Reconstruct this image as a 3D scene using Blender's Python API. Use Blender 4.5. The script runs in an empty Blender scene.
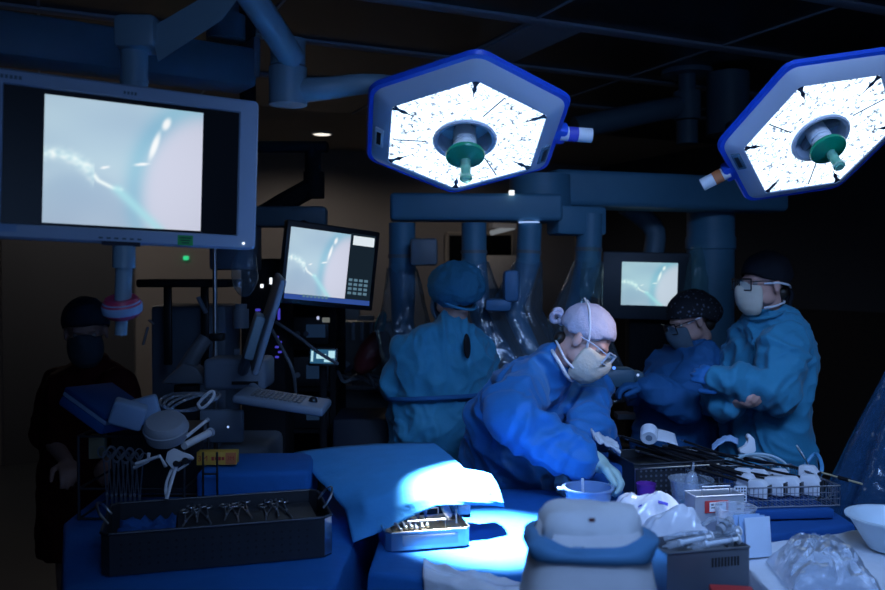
import bpy, bmesh, math, random
from mathutils import Vector, Matrix, Quaternion, noise
V = Vector
PI = math.pi
random.seed(7)
SC = bpy.context.scene
COL = SC.collection

# ------------------------------------------------------------------ camera
F = 860.0
CAMZ = 1.7
PITCH = math.atan(20.0 / F)
cd = bpy.data.cameras.new('camera')
cam = bpy.data.objects.new('camera', cd)
COL.objects.link(cam)
cam.location = (0, 0, CAMZ)
cam.rotation_euler = (PI / 2 - PITCH, 0, 0)
cd.sensor_width = 36.0
cd.lens = F / 885.0 * 36.0
cd.clip_start = 0.05
cd.dof.use_dof = True
cd.dof.focus_distance = 3.0
cd.dof.aperture_fstop = 3.2
SC.camera = cam
FW = V((0, math.cos(PITCH), -math.sin(PITCH)))
UP = V((0, math.sin(PITCH), math.cos(PITCH)))


def ray(px, py):
    return FW + V(((px - 442.5) / F, 0, 0)) + UP * ((295 - py) / F)


def P(px, py, y):
    """world point seen at a pixel, at distance y from the camera"""
    r = ray(px, py)
    return V((0, 0, CAMZ)) + r * (y / r.y)


def Pz(px, py, z):
    """world point seen at a pixel, on the level z"""
    r = ray(px, py)
    return V((0, 0, CAMZ)) + r * ((z - CAMZ) / r.z)


# ------------------------------------------------------------------ materials
def nodes(name):
    m = bpy.data.materials.new(name)
    m.use_nodes = True
    nt = m.node_tree
    for n in list(nt.nodes):
        nt.nodes.remove(n)
    out = nt.nodes.new('ShaderNodeOutputMaterial')
    return m, nt, out


def mat(name, col, rough=0.5, metal=0.0, var=0.12, scale=14.0, bump=0.0, bscale=60.0, sheen=0.0, spec=0.5, trans=0.0):
    m, nt, out = nodes(name)
    b = nt.nodes.new('ShaderNodeBsdfPrincipled')
    nt.links.new(b.outputs[0], out.inputs[0])
    tc = nt.nodes.new('ShaderNodeTexCoord')
    nz = nt.nodes.new('ShaderNodeTexNoise')
    nz.inputs['Scale'].default_value = scale
    nz.inputs['Detail'].default_value = 4
    nt.links.new(tc.outputs['Object'], nz.inputs['Vector'])
    mx = nt.nodes.new('ShaderNodeMix')
    mx.data_type = 'RGBA'
    mx.inputs[6].default_value = tuple(c * (1 - var) for c in col) + (1,)
    mx.inputs[7].default_value = tuple(min(1, c * (1 + var)) for c in col) + (1,)
    nt.links.new(nz.outputs['Fac'], mx.inputs[0])
    nt.links.new(mx.outputs[2], b.inputs['Base Color'])
    b.inputs['Roughness'].default_value = rough
    b.inputs['Metallic'].default_value = metal
    b.inputs['Specular IOR Level'].default_value = spec
    if sheen:
        b.inputs['Sheen Weight'].default_value = sheen
    if trans:
        b.inputs['Transmission Weight'].default_value = trans
    if bump:
        n2 = nt.nodes.new('ShaderNodeTexNoise')
        n2.inputs['Scale'].default_value = bscale
        n2.inputs['Detail'].default_value = 3
        nt.links.new(tc.outputs['Object'], n2.inputs['Vector'])
        bp = nt.nodes.new('ShaderNodeBump')
        bp.inputs['Strength'].default_value = bump
        bp.inputs['Distance'].default_value = 0.01
        nt.links.new(n2.outputs['Fac'], bp.inputs['Height'])
        nt.links.new(bp.outputs[0], b.inputs['Normal'])
    return m


def emit(name, col, st=1.0):
    m, nt, out = nodes(name)
    e = nt.nodes.new('ShaderNodeEmission')
    e.inputs[0].default_value = tuple(col) + (1,)
    e.inputs[1].default_value = st
    nt.links.new(e.outputs[0], out.inputs[0])
    return m


def clear(name, tint=(0.9, 0.95, 1.0), body=0.12, bodycol=(0.7, 0.8, 0.9), rough=0.12, bump=0.0, bscale=25):
    m, nt, out = nodes(name)
    tr = nt.nodes.new('ShaderNodeBsdfTransparent')
    tr.inputs[0].default_value = tint + (1,)
    df = nt.nodes.new('ShaderNodeBsdfDiffuse')
    df.inputs[0].default_value = bodycol + (1,)
    gl = nt.nodes.new('ShaderNodeBsdfGlossy')
    gl.inputs['Roughness'].default_value = rough
    lw = nt.nodes.new('ShaderNodeLayerWeight')
    lw.inputs[0].default_value = 0.25
    m1 = nt.nodes.new('ShaderNodeMixShader')
    m1.inputs[0].default_value = body
    nt.links.new(tr.outputs[0], m1.inputs[1])
    nt.links.new(df.outputs[0], m1.inputs[2])
    m2 = nt.nodes.new('ShaderNodeMixShader')
    mul = nt.nodes.new('ShaderNodeMath')
    mul.operation = 'MULTIPLY'
    mul.inputs[1].default_value = 0.55
    nt.links.new(lw.outputs['Fresnel'], mul.inputs[0])
    add = nt.nodes.new('ShaderNodeMath')
    add.operation = 'ADD'
    add.inputs[1].default_value = 0.05
    nt.links.new(mul.outputs[0], add.inputs[0])
    nt.links.new(add.outputs[0], m2.inputs[0])
    nt.links.new(m1.outputs[0], m2.inputs[1])
    nt.links.new(gl.outputs[0], m2.inputs[2])
    if bump:
        tc = nt.nodes.new('ShaderNodeTexCoord')
        n2 = nt.nodes.new('ShaderNodeTexNoise')
        n2.inputs['Scale'].default_value = bscale
        nt.links.new(tc.outputs['Object'], n2.inputs['Vector'])
        bp = nt.nodes.new('ShaderNodeBump')
        bp.inputs['Strength'].default_value = bump
        bp.inputs['Distance'].default_value = 0.02
        nt.links.new(n2.outputs['Fac'], bp.inputs['Height'])
        nt.links.new(bp.outputs[0], gl.inputs['Normal'])
        nt.links.new(bp.outputs[0], df.inputs['Normal'])
    nt.links.new(m2.outputs[0], out.inputs[0])
    return m


def lens_mat():
    """clusters of small bright LED lenses"""
    m, nt, out = nodes('led_lenses')
    tc = nt.nodes.new('ShaderNodeTexCoord')

    def vor(scale, feat):
        v = nt.nodes.new('ShaderNodeTexVoronoi')
        v.feature = feat
        v.inputs['Scale'].default_value = scale
        nt.links.new(tc.outputs['Object'], v.inputs['Vector'])
        return v
    v1 = vor(30, 'DISTANCE_TO_EDGE')
    r1 = nt.nodes.new('ShaderNodeValToRGB')
    r1.color_ramp.elements[0].position = 0.0
    r1.color_ramp.elements[0].color = (0.08, 0.085, 0.10, 1)
    r1.color_ramp.elements[1].position = 0.10
    r1.color_ramp.elements[1].color = (1, 1, 1, 1)
    nt.links.new(v1.outputs['Distance'], r1.inputs[0])
    v2 = vor(44, 'F1')
    r2 = nt.nodes.new('ShaderNodeValToRGB')
    r2.color_ramp.elements[0].position = 0.12
    r2.color_ramp.elements[0].color = (0.14, 0.15, 0.17, 1)
    r2.color_ramp.elements[1].position = 0.36
    r2.color_ramp.elements[1].color = (1, 1, 1, 1)
    nt.links.new(v2.outputs['Distance'], r2.inputs[0])
    nz = nt.nodes.new('ShaderNodeTexNoise')
    nz.inputs['Scale'].default_value = 75
    nz.inputs['Detail'].default_value = 4
    nt.links.new(tc.outputs['Object'], nz.inputs['Vector'])
    r3 = nt.nodes.new('ShaderNodeValToRGB')
    r3.color_ramp.elements[0].position = 0.40
    r3.color_ramp.elements[0].color = (1, 1, 1, 1)
    r3.color_ramp.elements[1].position = 0.52
    r3.color_ramp.elements[1].color = (0, 0, 0, 1)
    nt.links.new(nz.outputs['Fac'], r3.inputs[0])
    v2.inputs['Randomness'].default_value = 0.7
    r2.color_ramp.elements[0].position = .30
    r2.color_ramp.elements[0].color = (1, 1, 1, 1)
    r2.color_ramp.elements[1].position = .58
    r2.color_ramp.elements[1].color = (1, 1, 1, 1)
    for pos, val in ((.36, .24), (.46, .30)):
        el = r2.color_ramp.elements.new(pos)
        el.color = (val, val, val * 1.1, 1)
    mul = nt.nodes.new('ShaderNodeMix')
    mul.data_type = 'RGBA'
    mul.blend_type = 'MULTIPLY'
    mul.inputs[0].default_value = 1
    nt.links.new(r1.outputs[0], mul.inputs[6])
    nt.links.new(r2.outputs[0], mul.inputs[7])
    mx = nt.nodes.new('ShaderNodeMix')
    mx.data_type = 'RGBA'
    nt.links.new(r3.outputs[0], mx.inputs[0])
    mx.inputs[6].default_value = (1, 1, 1, 1)
    nt.links.new(mul.outputs[2], mx.inputs[7])
    m3 = nt.nodes.new('ShaderNodeMix')
    m3.data_type = 'RGBA'
    m3.blend_type = 'MULTIPLY'
    m3.inputs[0].default_value = 1
    nt.links.new(mx.outputs[2], m3.inputs[6])
    m3.inputs[7].default_value = (0.62, 0.8, 1.0, 1)
    e = nt.nodes.new('ShaderNodeEmission')
    e.inputs[1].default_value = LENS
    nt.links.new(m3.outputs[2], e.inputs[0])
    nt.links.new(e.outputs[0], out.inputs[0])
    return m


LENS = 2.6
M = {}
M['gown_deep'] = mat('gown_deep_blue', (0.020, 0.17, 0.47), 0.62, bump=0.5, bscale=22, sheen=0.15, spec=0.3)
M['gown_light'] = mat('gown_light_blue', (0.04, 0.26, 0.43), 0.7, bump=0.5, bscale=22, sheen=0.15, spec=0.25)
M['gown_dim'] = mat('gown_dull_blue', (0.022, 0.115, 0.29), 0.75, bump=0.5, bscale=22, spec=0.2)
M['drape'] = mat('drape_blue', (0.012, 0.115, 0.38), 0.75, bump=0.2, bscale=30, spec=0.2)
M['sheet'] = mat('wrap_blue', (0.05, 0.28, 0.62), 0.75, bump=0.15, bscale=60, spec=0.2)
M['wrap_dark'] = mat('wrap_deep_blue', (0.012, 0.075, 0.26), 0.7, spec=0.2)
M['paper_blue'] = mat('paper_pale_blue', (0.30, 0.46, 0.70), 0.7, spec=0.2)
M['white_cloth'] = mat('white_cloth', (0.62, 0.66, 0.72), 0.8, bump=0.3, bscale=35, spec=0.2)
M['white_plastic'] = mat('white_plastic', (0.70, 0.72, 0.76), 0.35, var=0.05)
M['grey_plastic'] = mat('grey_plastic', (0.19, 0.24, 0.31), 0.45, var=0.06)
M['dull_plastic'] = mat('dull_grey_plastic', (0.15, 0.17, 0.20), 0.5, var=0.1)
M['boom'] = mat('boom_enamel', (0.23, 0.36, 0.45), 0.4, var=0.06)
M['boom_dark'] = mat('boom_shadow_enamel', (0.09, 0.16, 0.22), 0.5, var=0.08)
M['robot'] = mat('robot_enamel', (0.075, 0.22, 0.34), 0.5, var=0.08)
M['blue_rim'] = mat('blue_rubber_rim', (0.012, 0.085, 0.62), 0.4, var=0.05)
M['blue_plastic'] = mat('blue_plastic', (0.02, 0.12, 0.62), 0.4)
M['black'] = mat('black_plastic', (0.008, 0.009, 0.012), 0.45)
M['black_matte'] = mat('black_matte', (0.012, 0.013, 0.016), 0.85, spec=0.2)
M['glass_black'] = mat('black_screen_glass', (0.003, 0.004, 0.006), 0.35, spec=0.25)
M['green'] = mat('green_handle', (0.0, 0.22, 0.12), 0.3)
M['green_clear'] = mat('clear_green', (0.18, 0.50, 0.40), 0.15, trans=0.4)
M['orange'] = mat('orange_band', (0.55, 0.17, 0.06), 0.5)
M['violet_band'] = mat('violet_blue_band', (0.06, 0.07, 0.50), 0.5)
M['steel'] = mat('stainless_steel', (0.62, 0.64, 0.67), 0.28, 1.0, var=0.08)
M['steel_dull'] = mat('dull_steel', (0.34, 0.36, 0.40), 0.45, 1.0, var=0.15)
M['tray_dark'] = mat('dark_tray_metal', (0.045, 0.05, 0.06), 0.45, 0.6, var=0.2)
M['black_metal'] = mat('black_shaft', (0.010, 0.010, 0.012), 0.3, 0.0, spec=0.6)
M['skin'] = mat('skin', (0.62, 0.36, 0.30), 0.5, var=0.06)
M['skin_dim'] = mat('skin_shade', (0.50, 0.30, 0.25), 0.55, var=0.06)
M['mask'] = mat('mask_cream', (0.66, 0.60, 0.50), 0.8, bump=0.2, bscale=120, spec=0.2)
M['mask_blue'] = mat('mask_blue', (0.15, 0.24, 0.36), 0.8, spec=0.2)
M['strap'] = mat('white_strap', (0.78, 0.80, 0.86), 0.7)
M['cap_lilac'] = mat('cap_pale_lilac', (0.60, 0.55, 0.66), 0.8, bump=0.3, bscale=90, spec=0.2)
M['cap_black'] = mat('cap_black', (0.010, 0.011, 0.016), 0.85, spec=0.2)
M['bouffant'] = mat('bouffant_blue', (0.05, 0.25, 0.43), 0.75, bump=0.5, bscale=55, spec=0.3)
M['hair'] = mat('dark_hair', (0.02, 0.014, 0.010), 0.5)
M['eye'] = mat('eye', (0.30, 0.28, 0.28), 0.2)
M['glove'] = mat('glove_pale_green', (0.40, 0.56, 0.52), 0.5, var=0.06, spec=0.35)
M['glove_dim'] = mat('glove_green_shaded', (0.26, 0.33, 0.34), 0.55, var=0.06)  # same pale green glove, darkened for the shade under the near sleeve
M['red_scrub'] = mat('dark_red_scrubs', (0.06, 0.008, 0.010), 0.85, spec=0.15)
M['red'] = mat('red_label', (0.45, 0.03, 0.03), 0.5)
M['maroon'] = mat('maroon_rubber', (0.11, 0.018, 0.020), 0.5)
M['teal'] = mat('teal_plastic', (0.05, 0.45, 0.50), 0.4)
M['purple'] = mat('purple_plastic', (0.14, 0.03, 0.32), 0.4)
M['yellow'] = mat('yellow_carton', (0.62, 0.36, 0.05), 0.6)
M['cream_card'] = mat('cream_card', (0.42, 0.36, 0.22), 0.7)
M['cork'] = mat('tan_mat', (0.42, 0.30, 0.16), 0.8)
M['label_white'] = mat('label_white', (0.75, 0.77, 0.80), 0.6)
M['label_green'] = mat('sticker_green', (0.03, 0.45, 0.10), 0.6)
M['ink'] = mat('ink', (0.015, 0.02, 0.04), 0.7)
M['clear'] = clear('clear_plastic', body=0.22, bodycol=(0.75, 0.82, 0.9))
M['clear_bag'] = clear('crumpled_clear_plastic', body=0.24, bodycol=(0.66, 0.74, 0.86), rough=0.30, bump=0.6, bscale=30)
M['film'] = clear('sterile_drape_film', tint=(0.80, 0.88, 0.95), body=0.10, bodycol=(0.45, 0.55, 0.62), rough=0.18, bump=0.6, bscale=18)
M['film_teal'] = clear('sterile_film_teal', tint=(0.70, 0.90, 0.90), body=0.14, bodycol=(0.35, 0.62, 0.62), rough=0.15, bump=0.8, bscale=22)
M['film_blue'] = clear('sterile_film_blue', tint=(0.5, 0.68, 0.9), body=0.22, bodycol=(0.06, 0.2, 0.42), rough=0.15, bump=0.6, bscale=14)
M['basin_blue'] = clear('translucent_blue_plastic', tint=(0.5, 0.7, 0.95), body=0.55, bodycol=(0.30, 0.48, 0.75), rough=0.2)
M['frost'] = mat('frosted_plastic', (0.42, 0.46, 0.52), 0.45, trans=0.25)
M['bag_white'] = mat('glossy_white_wrap', (0.68, 0.71, 0.78), 0.15, bump=0.8, bscale=13)
M['lens_clear'] = clear('spectacle_lens', body=0.03, rough=0.03)
M['led_white'] = emit('led_white', (0.85, 0.92, 1.0), 1.6)
M['led_blue'] = emit('led_blue', (0.10, 0.28, 1.0), 1.6)
M['led_violet'] = emit('led_violet', (0.10, 0.09, 0.9), 0.5)
M['led_green'] = emit('led_green', (0.05, 0.9, 0.35), 0.7)
M['led_soft'] = emit('led_soft_blue', (0.35, 0.55, 1.0), 1.0)
M['lens'] = lens_mat()


def attr_emit(name, st=1.0):
    m, nt, out = nodes(name)
    a = nt.nodes.new('ShaderNodeAttribute')
    a.attribute_name = 'col'
    e = nt.nodes.new('ShaderNodeEmission')
    e.inputs[1].default_value = st
    nt.links.new(a.outputs['Color'], e.inputs[0])
    nt.links.new(e.outputs[0], out.inputs[0])
    return m


M['picture'] = attr_emit('endoscope_picture', 1.0)


# ------------------------------------------------------------------ geometry
def frame(x, z, o):
    """matrix with local x along x, local z along z (made square), origin o"""
    z = z.normalized()
    x = (x - z * x.dot(z)).normalized()
    y = z.cross(x)
    m = Matrix.Identity(4)
    for i in range(3):
        m[i][0], m[i][1], m[i][2], m[i][3] = x[i], y[i], z[i], o[i]
    return m


def rotz(a, o=(0, 0, 0)):
    return Matrix.Translation(V(o)) @ Matrix.Rotation(a, 4, 'Z')


def catmull(pts, n):
    pts = [V(p) for p in pts]
    if len(pts) < 3:
        return pts
    out = []
    q = [pts[0] * 2 - pts[1]] + pts + [pts[-1] * 2 - pts[-2]]
    for i in range(len(pts) - 1):
        a, b, c, d = q[i:i + 4]
        for k in range(n):
            t = k / n
            out.append(0.5 * ((2 * b) + (c - a) * t + (2 * a - 5 * b + 4 * c - d) * t * t + (3 * b - a - 3 * c + d) * t ** 3))
    out.append(pts[-1])
    return out


class G:
    def __init__(self):
        self.bm = bmesh.new()

    def _x(self, vs, m):
        if m is not None:
            bmesh.ops.transform(self.bm, matrix=m, verts=vs)

    def box(self, c, s, m=None, bev=0.0, seg=2, top=None):
        r = bmesh.ops.create_cube(self.bm, size=1)
        vs = r['verts']
        for v in vs:
            t = 1.0
            if top is not None and v.co.z > 0:
                t = top
            v.co = V((v.co.x * s[0] * t, v.co.y * s[1] * t, v.co.z * s[2]))
            v.co += V(c)
        if bev:
            es = set(e for v in vs for e in v.link_edges)
            r2 = bmesh.ops.bevel(self.bm, geom=list(es), offset=bev, segments=seg, affect='EDGES', profile=0.5)
            vs = list(set(vs_ for f in r2['faces'] for vs_ in f.verts) | set(v for v in vs if v.is_valid))
            # whole island
            seen = set(vs)
            st = list(vs)
            while st:
                v = st.pop()
                for e in v.link_edges:
                    w = e.other_vert(v)
                    if w not in seen:
                        seen.add(w)
                        st.append(w)
            vs = list(seen)
        self._x(vs, m)
        return self

    def loft(self, rings, cap=True, m=None, closed=True):
        rr = []
        for r in rings:
            rr.append([self.bm.verts.new(V(p)) for p in r])
        n = len(rr[0])
        for a, b in zip(rr, rr[1:]):
            for i in range(n if closed else n - 1):
                j = (i + 1) % n
                try:
                    self.bm.faces.new((a[i], a[j], b[j], b[i]))
                except ValueError:
                    pass
        if cap and closed:
            self.bm.faces.new(list(reversed(rr[0])))
            self.bm.faces.new(rr[-1])
        vs = [v for r in rr for v in r]
        self._x(vs, m)
        return self

    def cyl(self, p0, p1, r0, r1=None, n=20, m=None):
        p0, p1 = V(p0), V(p1)
        r1 = r0 if r1 is None else r1
        d = (p1 - p0).normalized()
        x = d.orthogonal().normalized()
        y = d.cross(x)
        ring = lambda p, r: [p + x * (r * math.cos(2 * PI * i / n)) + y * (r * math.sin(2 * PI * i / n)) for i in range(n)]
        return self.loft([ring(p0, r0), ring(p1, r1)], m=m)

    def tube(self, pts, r, n=8, sm=6, m=None):
        pts = catmull(pts, sm) if sm > 1 else [V(p) for p in pts]
        k = len(pts)
        rf = r if callable(r) else (lambda t: r)
        d0 = (pts[1] - pts[0]).normalized()
        x = d0.orthogonal().normalized()
        rings = []
        for i, p in enumerate(pts):
            d = (pts[min(i + 1, k - 1)] - pts[max(i - 1, 0)])
            if d.length < 1e-9:
                d = d0
            d.normalize()
            x = (x - d * x.dot(d))
            if x.length < 1e-6:
                x = d.orthogonal()
            x.normalize()
            y = d.cross(x)
            rad = rf(i / (k - 1))
            rings.append([p + x * (rad * math.cos(2 * PI * j / n)) + y * (rad * math.sin(2 * PI * j / n)) for j in range(n)])
        return self.loft(rings, m=m)

    def ball(self, c, r, m=None, u=20, v=14):
        if not hasattr(r, '__len__'):
            r = (r, r, r)
        q = bmesh.ops.create_uvsphere(self.bm, u_segments=u, v_segments=v, radius=1)
        vs = q['verts']
        for w in vs:
            w.co = V((w.co.x * r[0], w.co.y * r[1], w.co.z * r[2])) + V(c)
        self._x(vs, m)
        return self

    def lathe(self, prof, n=32, m=None, cap=False):
        rings = [[V((r * math.cos(2 * PI * i / n), r * math.sin(2 * PI * i / n), z)) for i in range(n)] for r, z in prof]
        return self.loft(rings, cap=cap, m=m)

    def prism(self, poly, z0, z1, m=None, bev=0.0, seg=2):
        a = [self.bm.verts.new((x, y, z0)) for x, y in poly]
        b = [self.bm.verts.new((x, y, z1)) for x, y in poly]
        n = len(a)
        self.bm.faces.new(list(reversed(a)))
        self.bm.faces.new(b)
        for i in range(n):
            j = (i + 1) % n
            self.bm.faces.new((a[i], a[j], b[j], b[i]))
        vs = a + b
        if bev:
            es = list(set(e for v in vs for e in v.link_edges))
            r2 = bmesh.ops.bevel(self.bm, geom=es, offset=bev, segments=seg, affect='EDGES', profile=0.5)
            seen = set(v for v in vs if v.is_valid) | set(w for f in r2['faces'] for w in f.verts)
            vs = list(seen)
        self._x(vs, m)
        return self

    def grid(self, fn, nu, nv):
        g = [[self.bm.verts.new(V(fn(i / nu, j / nv))) for j in range(nv + 1)] for i in range(nu + 1)]
        for i in range(nu):
            for j in range(nv):
                self.bm.faces.new((g[i][j], g[i + 1][j], g[i + 1][j + 1], g[i][j + 1]))
        return self

    def torus(self, R, r, m=None, n=32, k=10):
        pts = []
        rings = []
        for i in range(n + 1):
            a = 2 * PI * i / n
            c = V((math.cos(a), math.sin(a), 0))
            rings.append([c * (R + r * math.cos(2 * PI * j / k)) + V((0, 0, r * math.sin(2 * PI * j / k))) for j in range(k)])
        s = len(self.bm.verts)
        self.loft(rings, cap=False, m=m)
        bmesh.ops.remove_doubles(self.bm, verts=self.bm.verts[:] if s == 0 else [v for v in self.bm.verts if v.index == -1 or v.index >= s], dist=1e-6)
        return self

    def wave(self, fn):
        self.bm.normal_update()
        for v in self.bm.verts:
            v.co += fn(v.co.copy(), v.normal.copy())
        return self


WM = {}


def link(name, bm, m, parent=None, smooth=True, angle=35, local=False):
    if parent is not None and not local:
        bm.transform(WM[parent.name].inverted())
    bmesh.ops.recalc_face_normals(bm, faces=bm.faces[:])
    me = bpy.data.meshes.new(name)
    bm.to_mesh(me)
    bm.free()
    if smooth:
        me.shade_smooth()
        if angle < 179:
            me.set_sharp_from_angle(angle=math.radians(angle))
    me.materials.append(m)
    o = bpy.data.objects.new(name, me)
    COL.objects.link(o)
    if parent is not None:
        o.parent = parent
        WM[o.name] = WM[parent.name]
    else:
        WM[o.name] = Matrix.Identity(4)
    return o


def thing(name, label, cat, at=(0, 0, 0), group=None):
    o = bpy.data.objects.new(name, None)
    COL.objects.link(o)
    o.empty_display_size = 0.05
    mw = at if isinstance(at, Matrix) else Matrix.Translation(V(at))
    o.matrix_world = mw
    WM[o.name] = mw.copy()
    o['label'] = label
    o['category'] = cat
    if group:
        o['group'] = group
    return o


def solo(name, g, m, label, cat, group=None, **k):
    bm = g.bm
    xs = [v.co for v in bm.verts]
    c = V(((min(p.x for p in xs) + max(p.x for p in xs)) / 2, (min(p.y for p in xs) + max(p.y for p in xs)) / 2, min(p.z for p in xs)))
    bmesh.ops.translate(bm, vec=-c, verts=bm.verts[:])
    o = link(name, bm, m, None, **k)
    o.location = c
    WM[o.name] = Matrix.Translation(c)
    o['label'] = label
    o['category'] = cat
    if group:
        o['group'] = group
    return o


def struct(name, g, m, **k):
    o = link(name, g.bm, m, None, **k)
    o['kind'] = 'structure'
    return o


def part(name, g, m, parent, **k):
    return link(name, g.bm, m, parent, **k)


def twin(root, loc, rz=0.0, label=None, mw=None):
    """copy a thing with its parts and sub-parts"""
    r = root.copy()
    COL.objects.link(r)
    if mw is not None:
        r.matrix_world = mw
    else:
        r.matrix_world = rotz(rz, loc)
    if label:
        r['label'] = label
    WM[r.name] = r.matrix_world.copy()

    def kids(a, b):
        for ch in [o for o in root_children(a)]:
            c = ch.copy()
            COL.objects.link(c)
            c.parent = b
            kids(ch, c)
    kids(root, r)
    return r


def root_children(a):
    return [o for o in COL.objects if o.parent == a]


def solidify(o, t, off=0.0):
    md = o.modifiers.new('thickness', 'SOLIDIFY')
    md.thickness = t
    md.offset = off
    return o


def subsurf(o, n):
    md = o.modifiers.new('smooth', 'SUBSURF')
    md.levels = n
    md.render_levels = n
    return o


def fuse(g, voxel, smooth=4):
    """grow one continuous skin over all the pieces in g"""
    me = bpy.data.meshes.new('tmp')
    g.bm.to_mesh(me)
    g.bm.free()
    o = bpy.data.objects.new('tmp', me)
    COL.objects.link(o)
    md = o.modifiers.new('r', 'REMESH')
    md.mode = 'VOXEL'
    md.voxel_size = voxel
    dg = bpy.context.evaluated_depsgraph_get()
    dg.update()
    ev = o.evaluated_get(dg)
    m2 = bpy.data.meshes.new_from_object(ev)
    bpy.data.objects.remove(o)
    bpy.data.meshes.remove(me)
    g2 = G()
    g2.bm.from_mesh(m2)
    bpy.data.meshes.remove(m2)
    for _ in range(smooth):
        bmesh.ops.smooth_vert(g2.bm, verts=g2.bm.verts[:], factor=0.5, use_axis_x=True, use_axis_y=True, use_axis_z=True)
    return g2


def ridge(p, off=0.0):
    return 1.0 - 2.0 * abs(noise.noise(p + V((off, off * 1.7, -off))))


def text(name, body, size, m, parent, mw, ext=0.0006):
    cu = bpy.data.curves.new('t', 'FONT')
    cu.body = body
    cu.size = size
    cu.extrude = ext
    cu.align_x = 'CENTER'
    cu.align_y = 'CENTER'
    o = bpy.data.objects.new('t', cu)
    COL.objects.link(o)
    dg = bpy.context.evaluated_depsgraph_get()
    me = bpy.data.meshes.new_from_object(o.evaluated_get(dg))
    bpy.data.objects.remove(o)
    g = G()
    g.bm.from_mesh(me)
    bpy.data.meshes.remove(me)
    g.bm.transform(mw)
    return part(name, g, m, parent, smooth=False)

# ================================================================== the room
PHI = math.radians(25)
RM = rotz(PHI)
UX = V((math.cos(PHI), math.sin(PHI), 0))
NY = V((-math.sin(PHI), math.cos(PHI), 0))


def Pn(px, py, nd):
    r = ray(px, py)
    return V((0, 0, CAMZ)) + r * (nd / r.dot(NY))


BACK, RIGHT, CEIL = 8.6, 6.1, 3.0
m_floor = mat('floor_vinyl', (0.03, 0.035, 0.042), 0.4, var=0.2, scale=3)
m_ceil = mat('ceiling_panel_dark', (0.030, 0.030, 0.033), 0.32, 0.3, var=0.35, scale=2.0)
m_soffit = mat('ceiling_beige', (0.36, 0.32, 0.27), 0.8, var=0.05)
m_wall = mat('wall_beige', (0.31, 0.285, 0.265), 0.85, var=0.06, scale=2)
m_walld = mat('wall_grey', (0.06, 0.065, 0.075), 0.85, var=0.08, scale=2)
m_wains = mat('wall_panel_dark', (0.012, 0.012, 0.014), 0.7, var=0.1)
m_grid = mat('ceiling_grid_enamel', (0.36, 0.42, 0.50), 0.5, var=0.05)
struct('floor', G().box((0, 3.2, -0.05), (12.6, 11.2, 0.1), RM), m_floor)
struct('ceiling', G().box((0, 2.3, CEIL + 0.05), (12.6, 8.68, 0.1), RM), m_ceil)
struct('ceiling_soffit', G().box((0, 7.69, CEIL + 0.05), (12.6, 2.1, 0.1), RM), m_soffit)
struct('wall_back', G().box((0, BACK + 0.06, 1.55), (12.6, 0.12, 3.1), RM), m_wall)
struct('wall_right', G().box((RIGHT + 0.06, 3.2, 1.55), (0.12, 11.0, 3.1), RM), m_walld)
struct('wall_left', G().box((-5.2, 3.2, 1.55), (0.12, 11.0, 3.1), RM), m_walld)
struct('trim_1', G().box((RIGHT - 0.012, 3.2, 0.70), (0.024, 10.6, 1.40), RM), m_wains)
# ceiling grid bars
k = 2
for nd, w in ((2.06, 0.075), (2.93, 0.075), (3.80, 0.085), (4.66, 0.075), (5.55, 0.075)):
    struct('trim_%d' % k, G().box((0.4, nd, CEIL - 0.008), (11.0, w, 0.016), RM, bev=0.004), m_grid)
    k += 1
for ud in (-3.6, -2.4, -1.2, 0.0, 1.05, 2.28, 3.5, 4.7):
    struct('trim_%d' % k, G().box((ud, 2.3, CEIL - 0.004), (0.014, 8.6, 0.008), RM), m_grid)
    k += 1
for a, b in ((-2.1, 3.80), (2.45, 3.80)):
    struct('trim_%d' % k, G().box((a, b + 0.43, CEIL - 0.007), (0.30, 0.80, 0.014), RM), m_grid)
    k += 1
# back wall: dark glazed opening, its frame, a door with pale edge
wc = [Pn(447, 234, BACK - 0.03), Pn(512, 234, BACK - 0.03), Pn(512, 268, BACK - 0.03), Pn(447, 268, BACK - 0.03)]
g = G()
for a, b in zip(wc, wc[1:] + wc[:1]):
    g.cyl(a, b, 0.025, n=6)
struct('window_1_frame', g, m_soffit)
cen = (wc[0] + wc[2]) / 2
wid = (wc[1] - wc[0]).length
hei = (wc[1] - wc[2]).length
struct('window_1', G().box((0, 0, 0), (wid, 0.03, hei), frame(UX, V((0, 0, 1)), cen)), M['glass_black'])
a = Pn(588, 330, BACK - 0.03)
struct('trim_%d' % k, G().box((0, 0, 1.05 - a.z), (0.35, 0.06, 2.35), frame(UX, V((0, 0, 1)), a)), m_soffit)
k += 1
a = Pn(650, 330, BACK - 0.02)
struct('door_1', G().box((0, 0, 1.05 - a.z), (1.15, 0.05, 2.1), frame(UX, V((0, 0, 1)), a)), m_walld)
a = Pn(70, 330, BACK - 0.02)
struct('door_2', G().box((0, 0, 1.05 - a.z), (1.1, 0.05, 2.1), frame(UX, V((0, 0, 1)), a)), m_walld)

# downlight in the beige ceiling
c = Pz(322, 133, CEIL)
t = thing('downlight', 'round white lit downlight in the beige ceiling strip at the back', 'ceiling light', c)
c_dl = c - V((0, 0, .03))
part('lamp_disc', G().cyl(c - V((0, 0, .012)), c, 0.085, n=32), emit('soffit_glow', (1.0, 0.93, 0.80), 1.5), t)
part('trim_ring', G().torus(0.09, 0.012, Matrix.Translation(c - V((0, 0, .006)))), M['white_plastic'], t)
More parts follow.
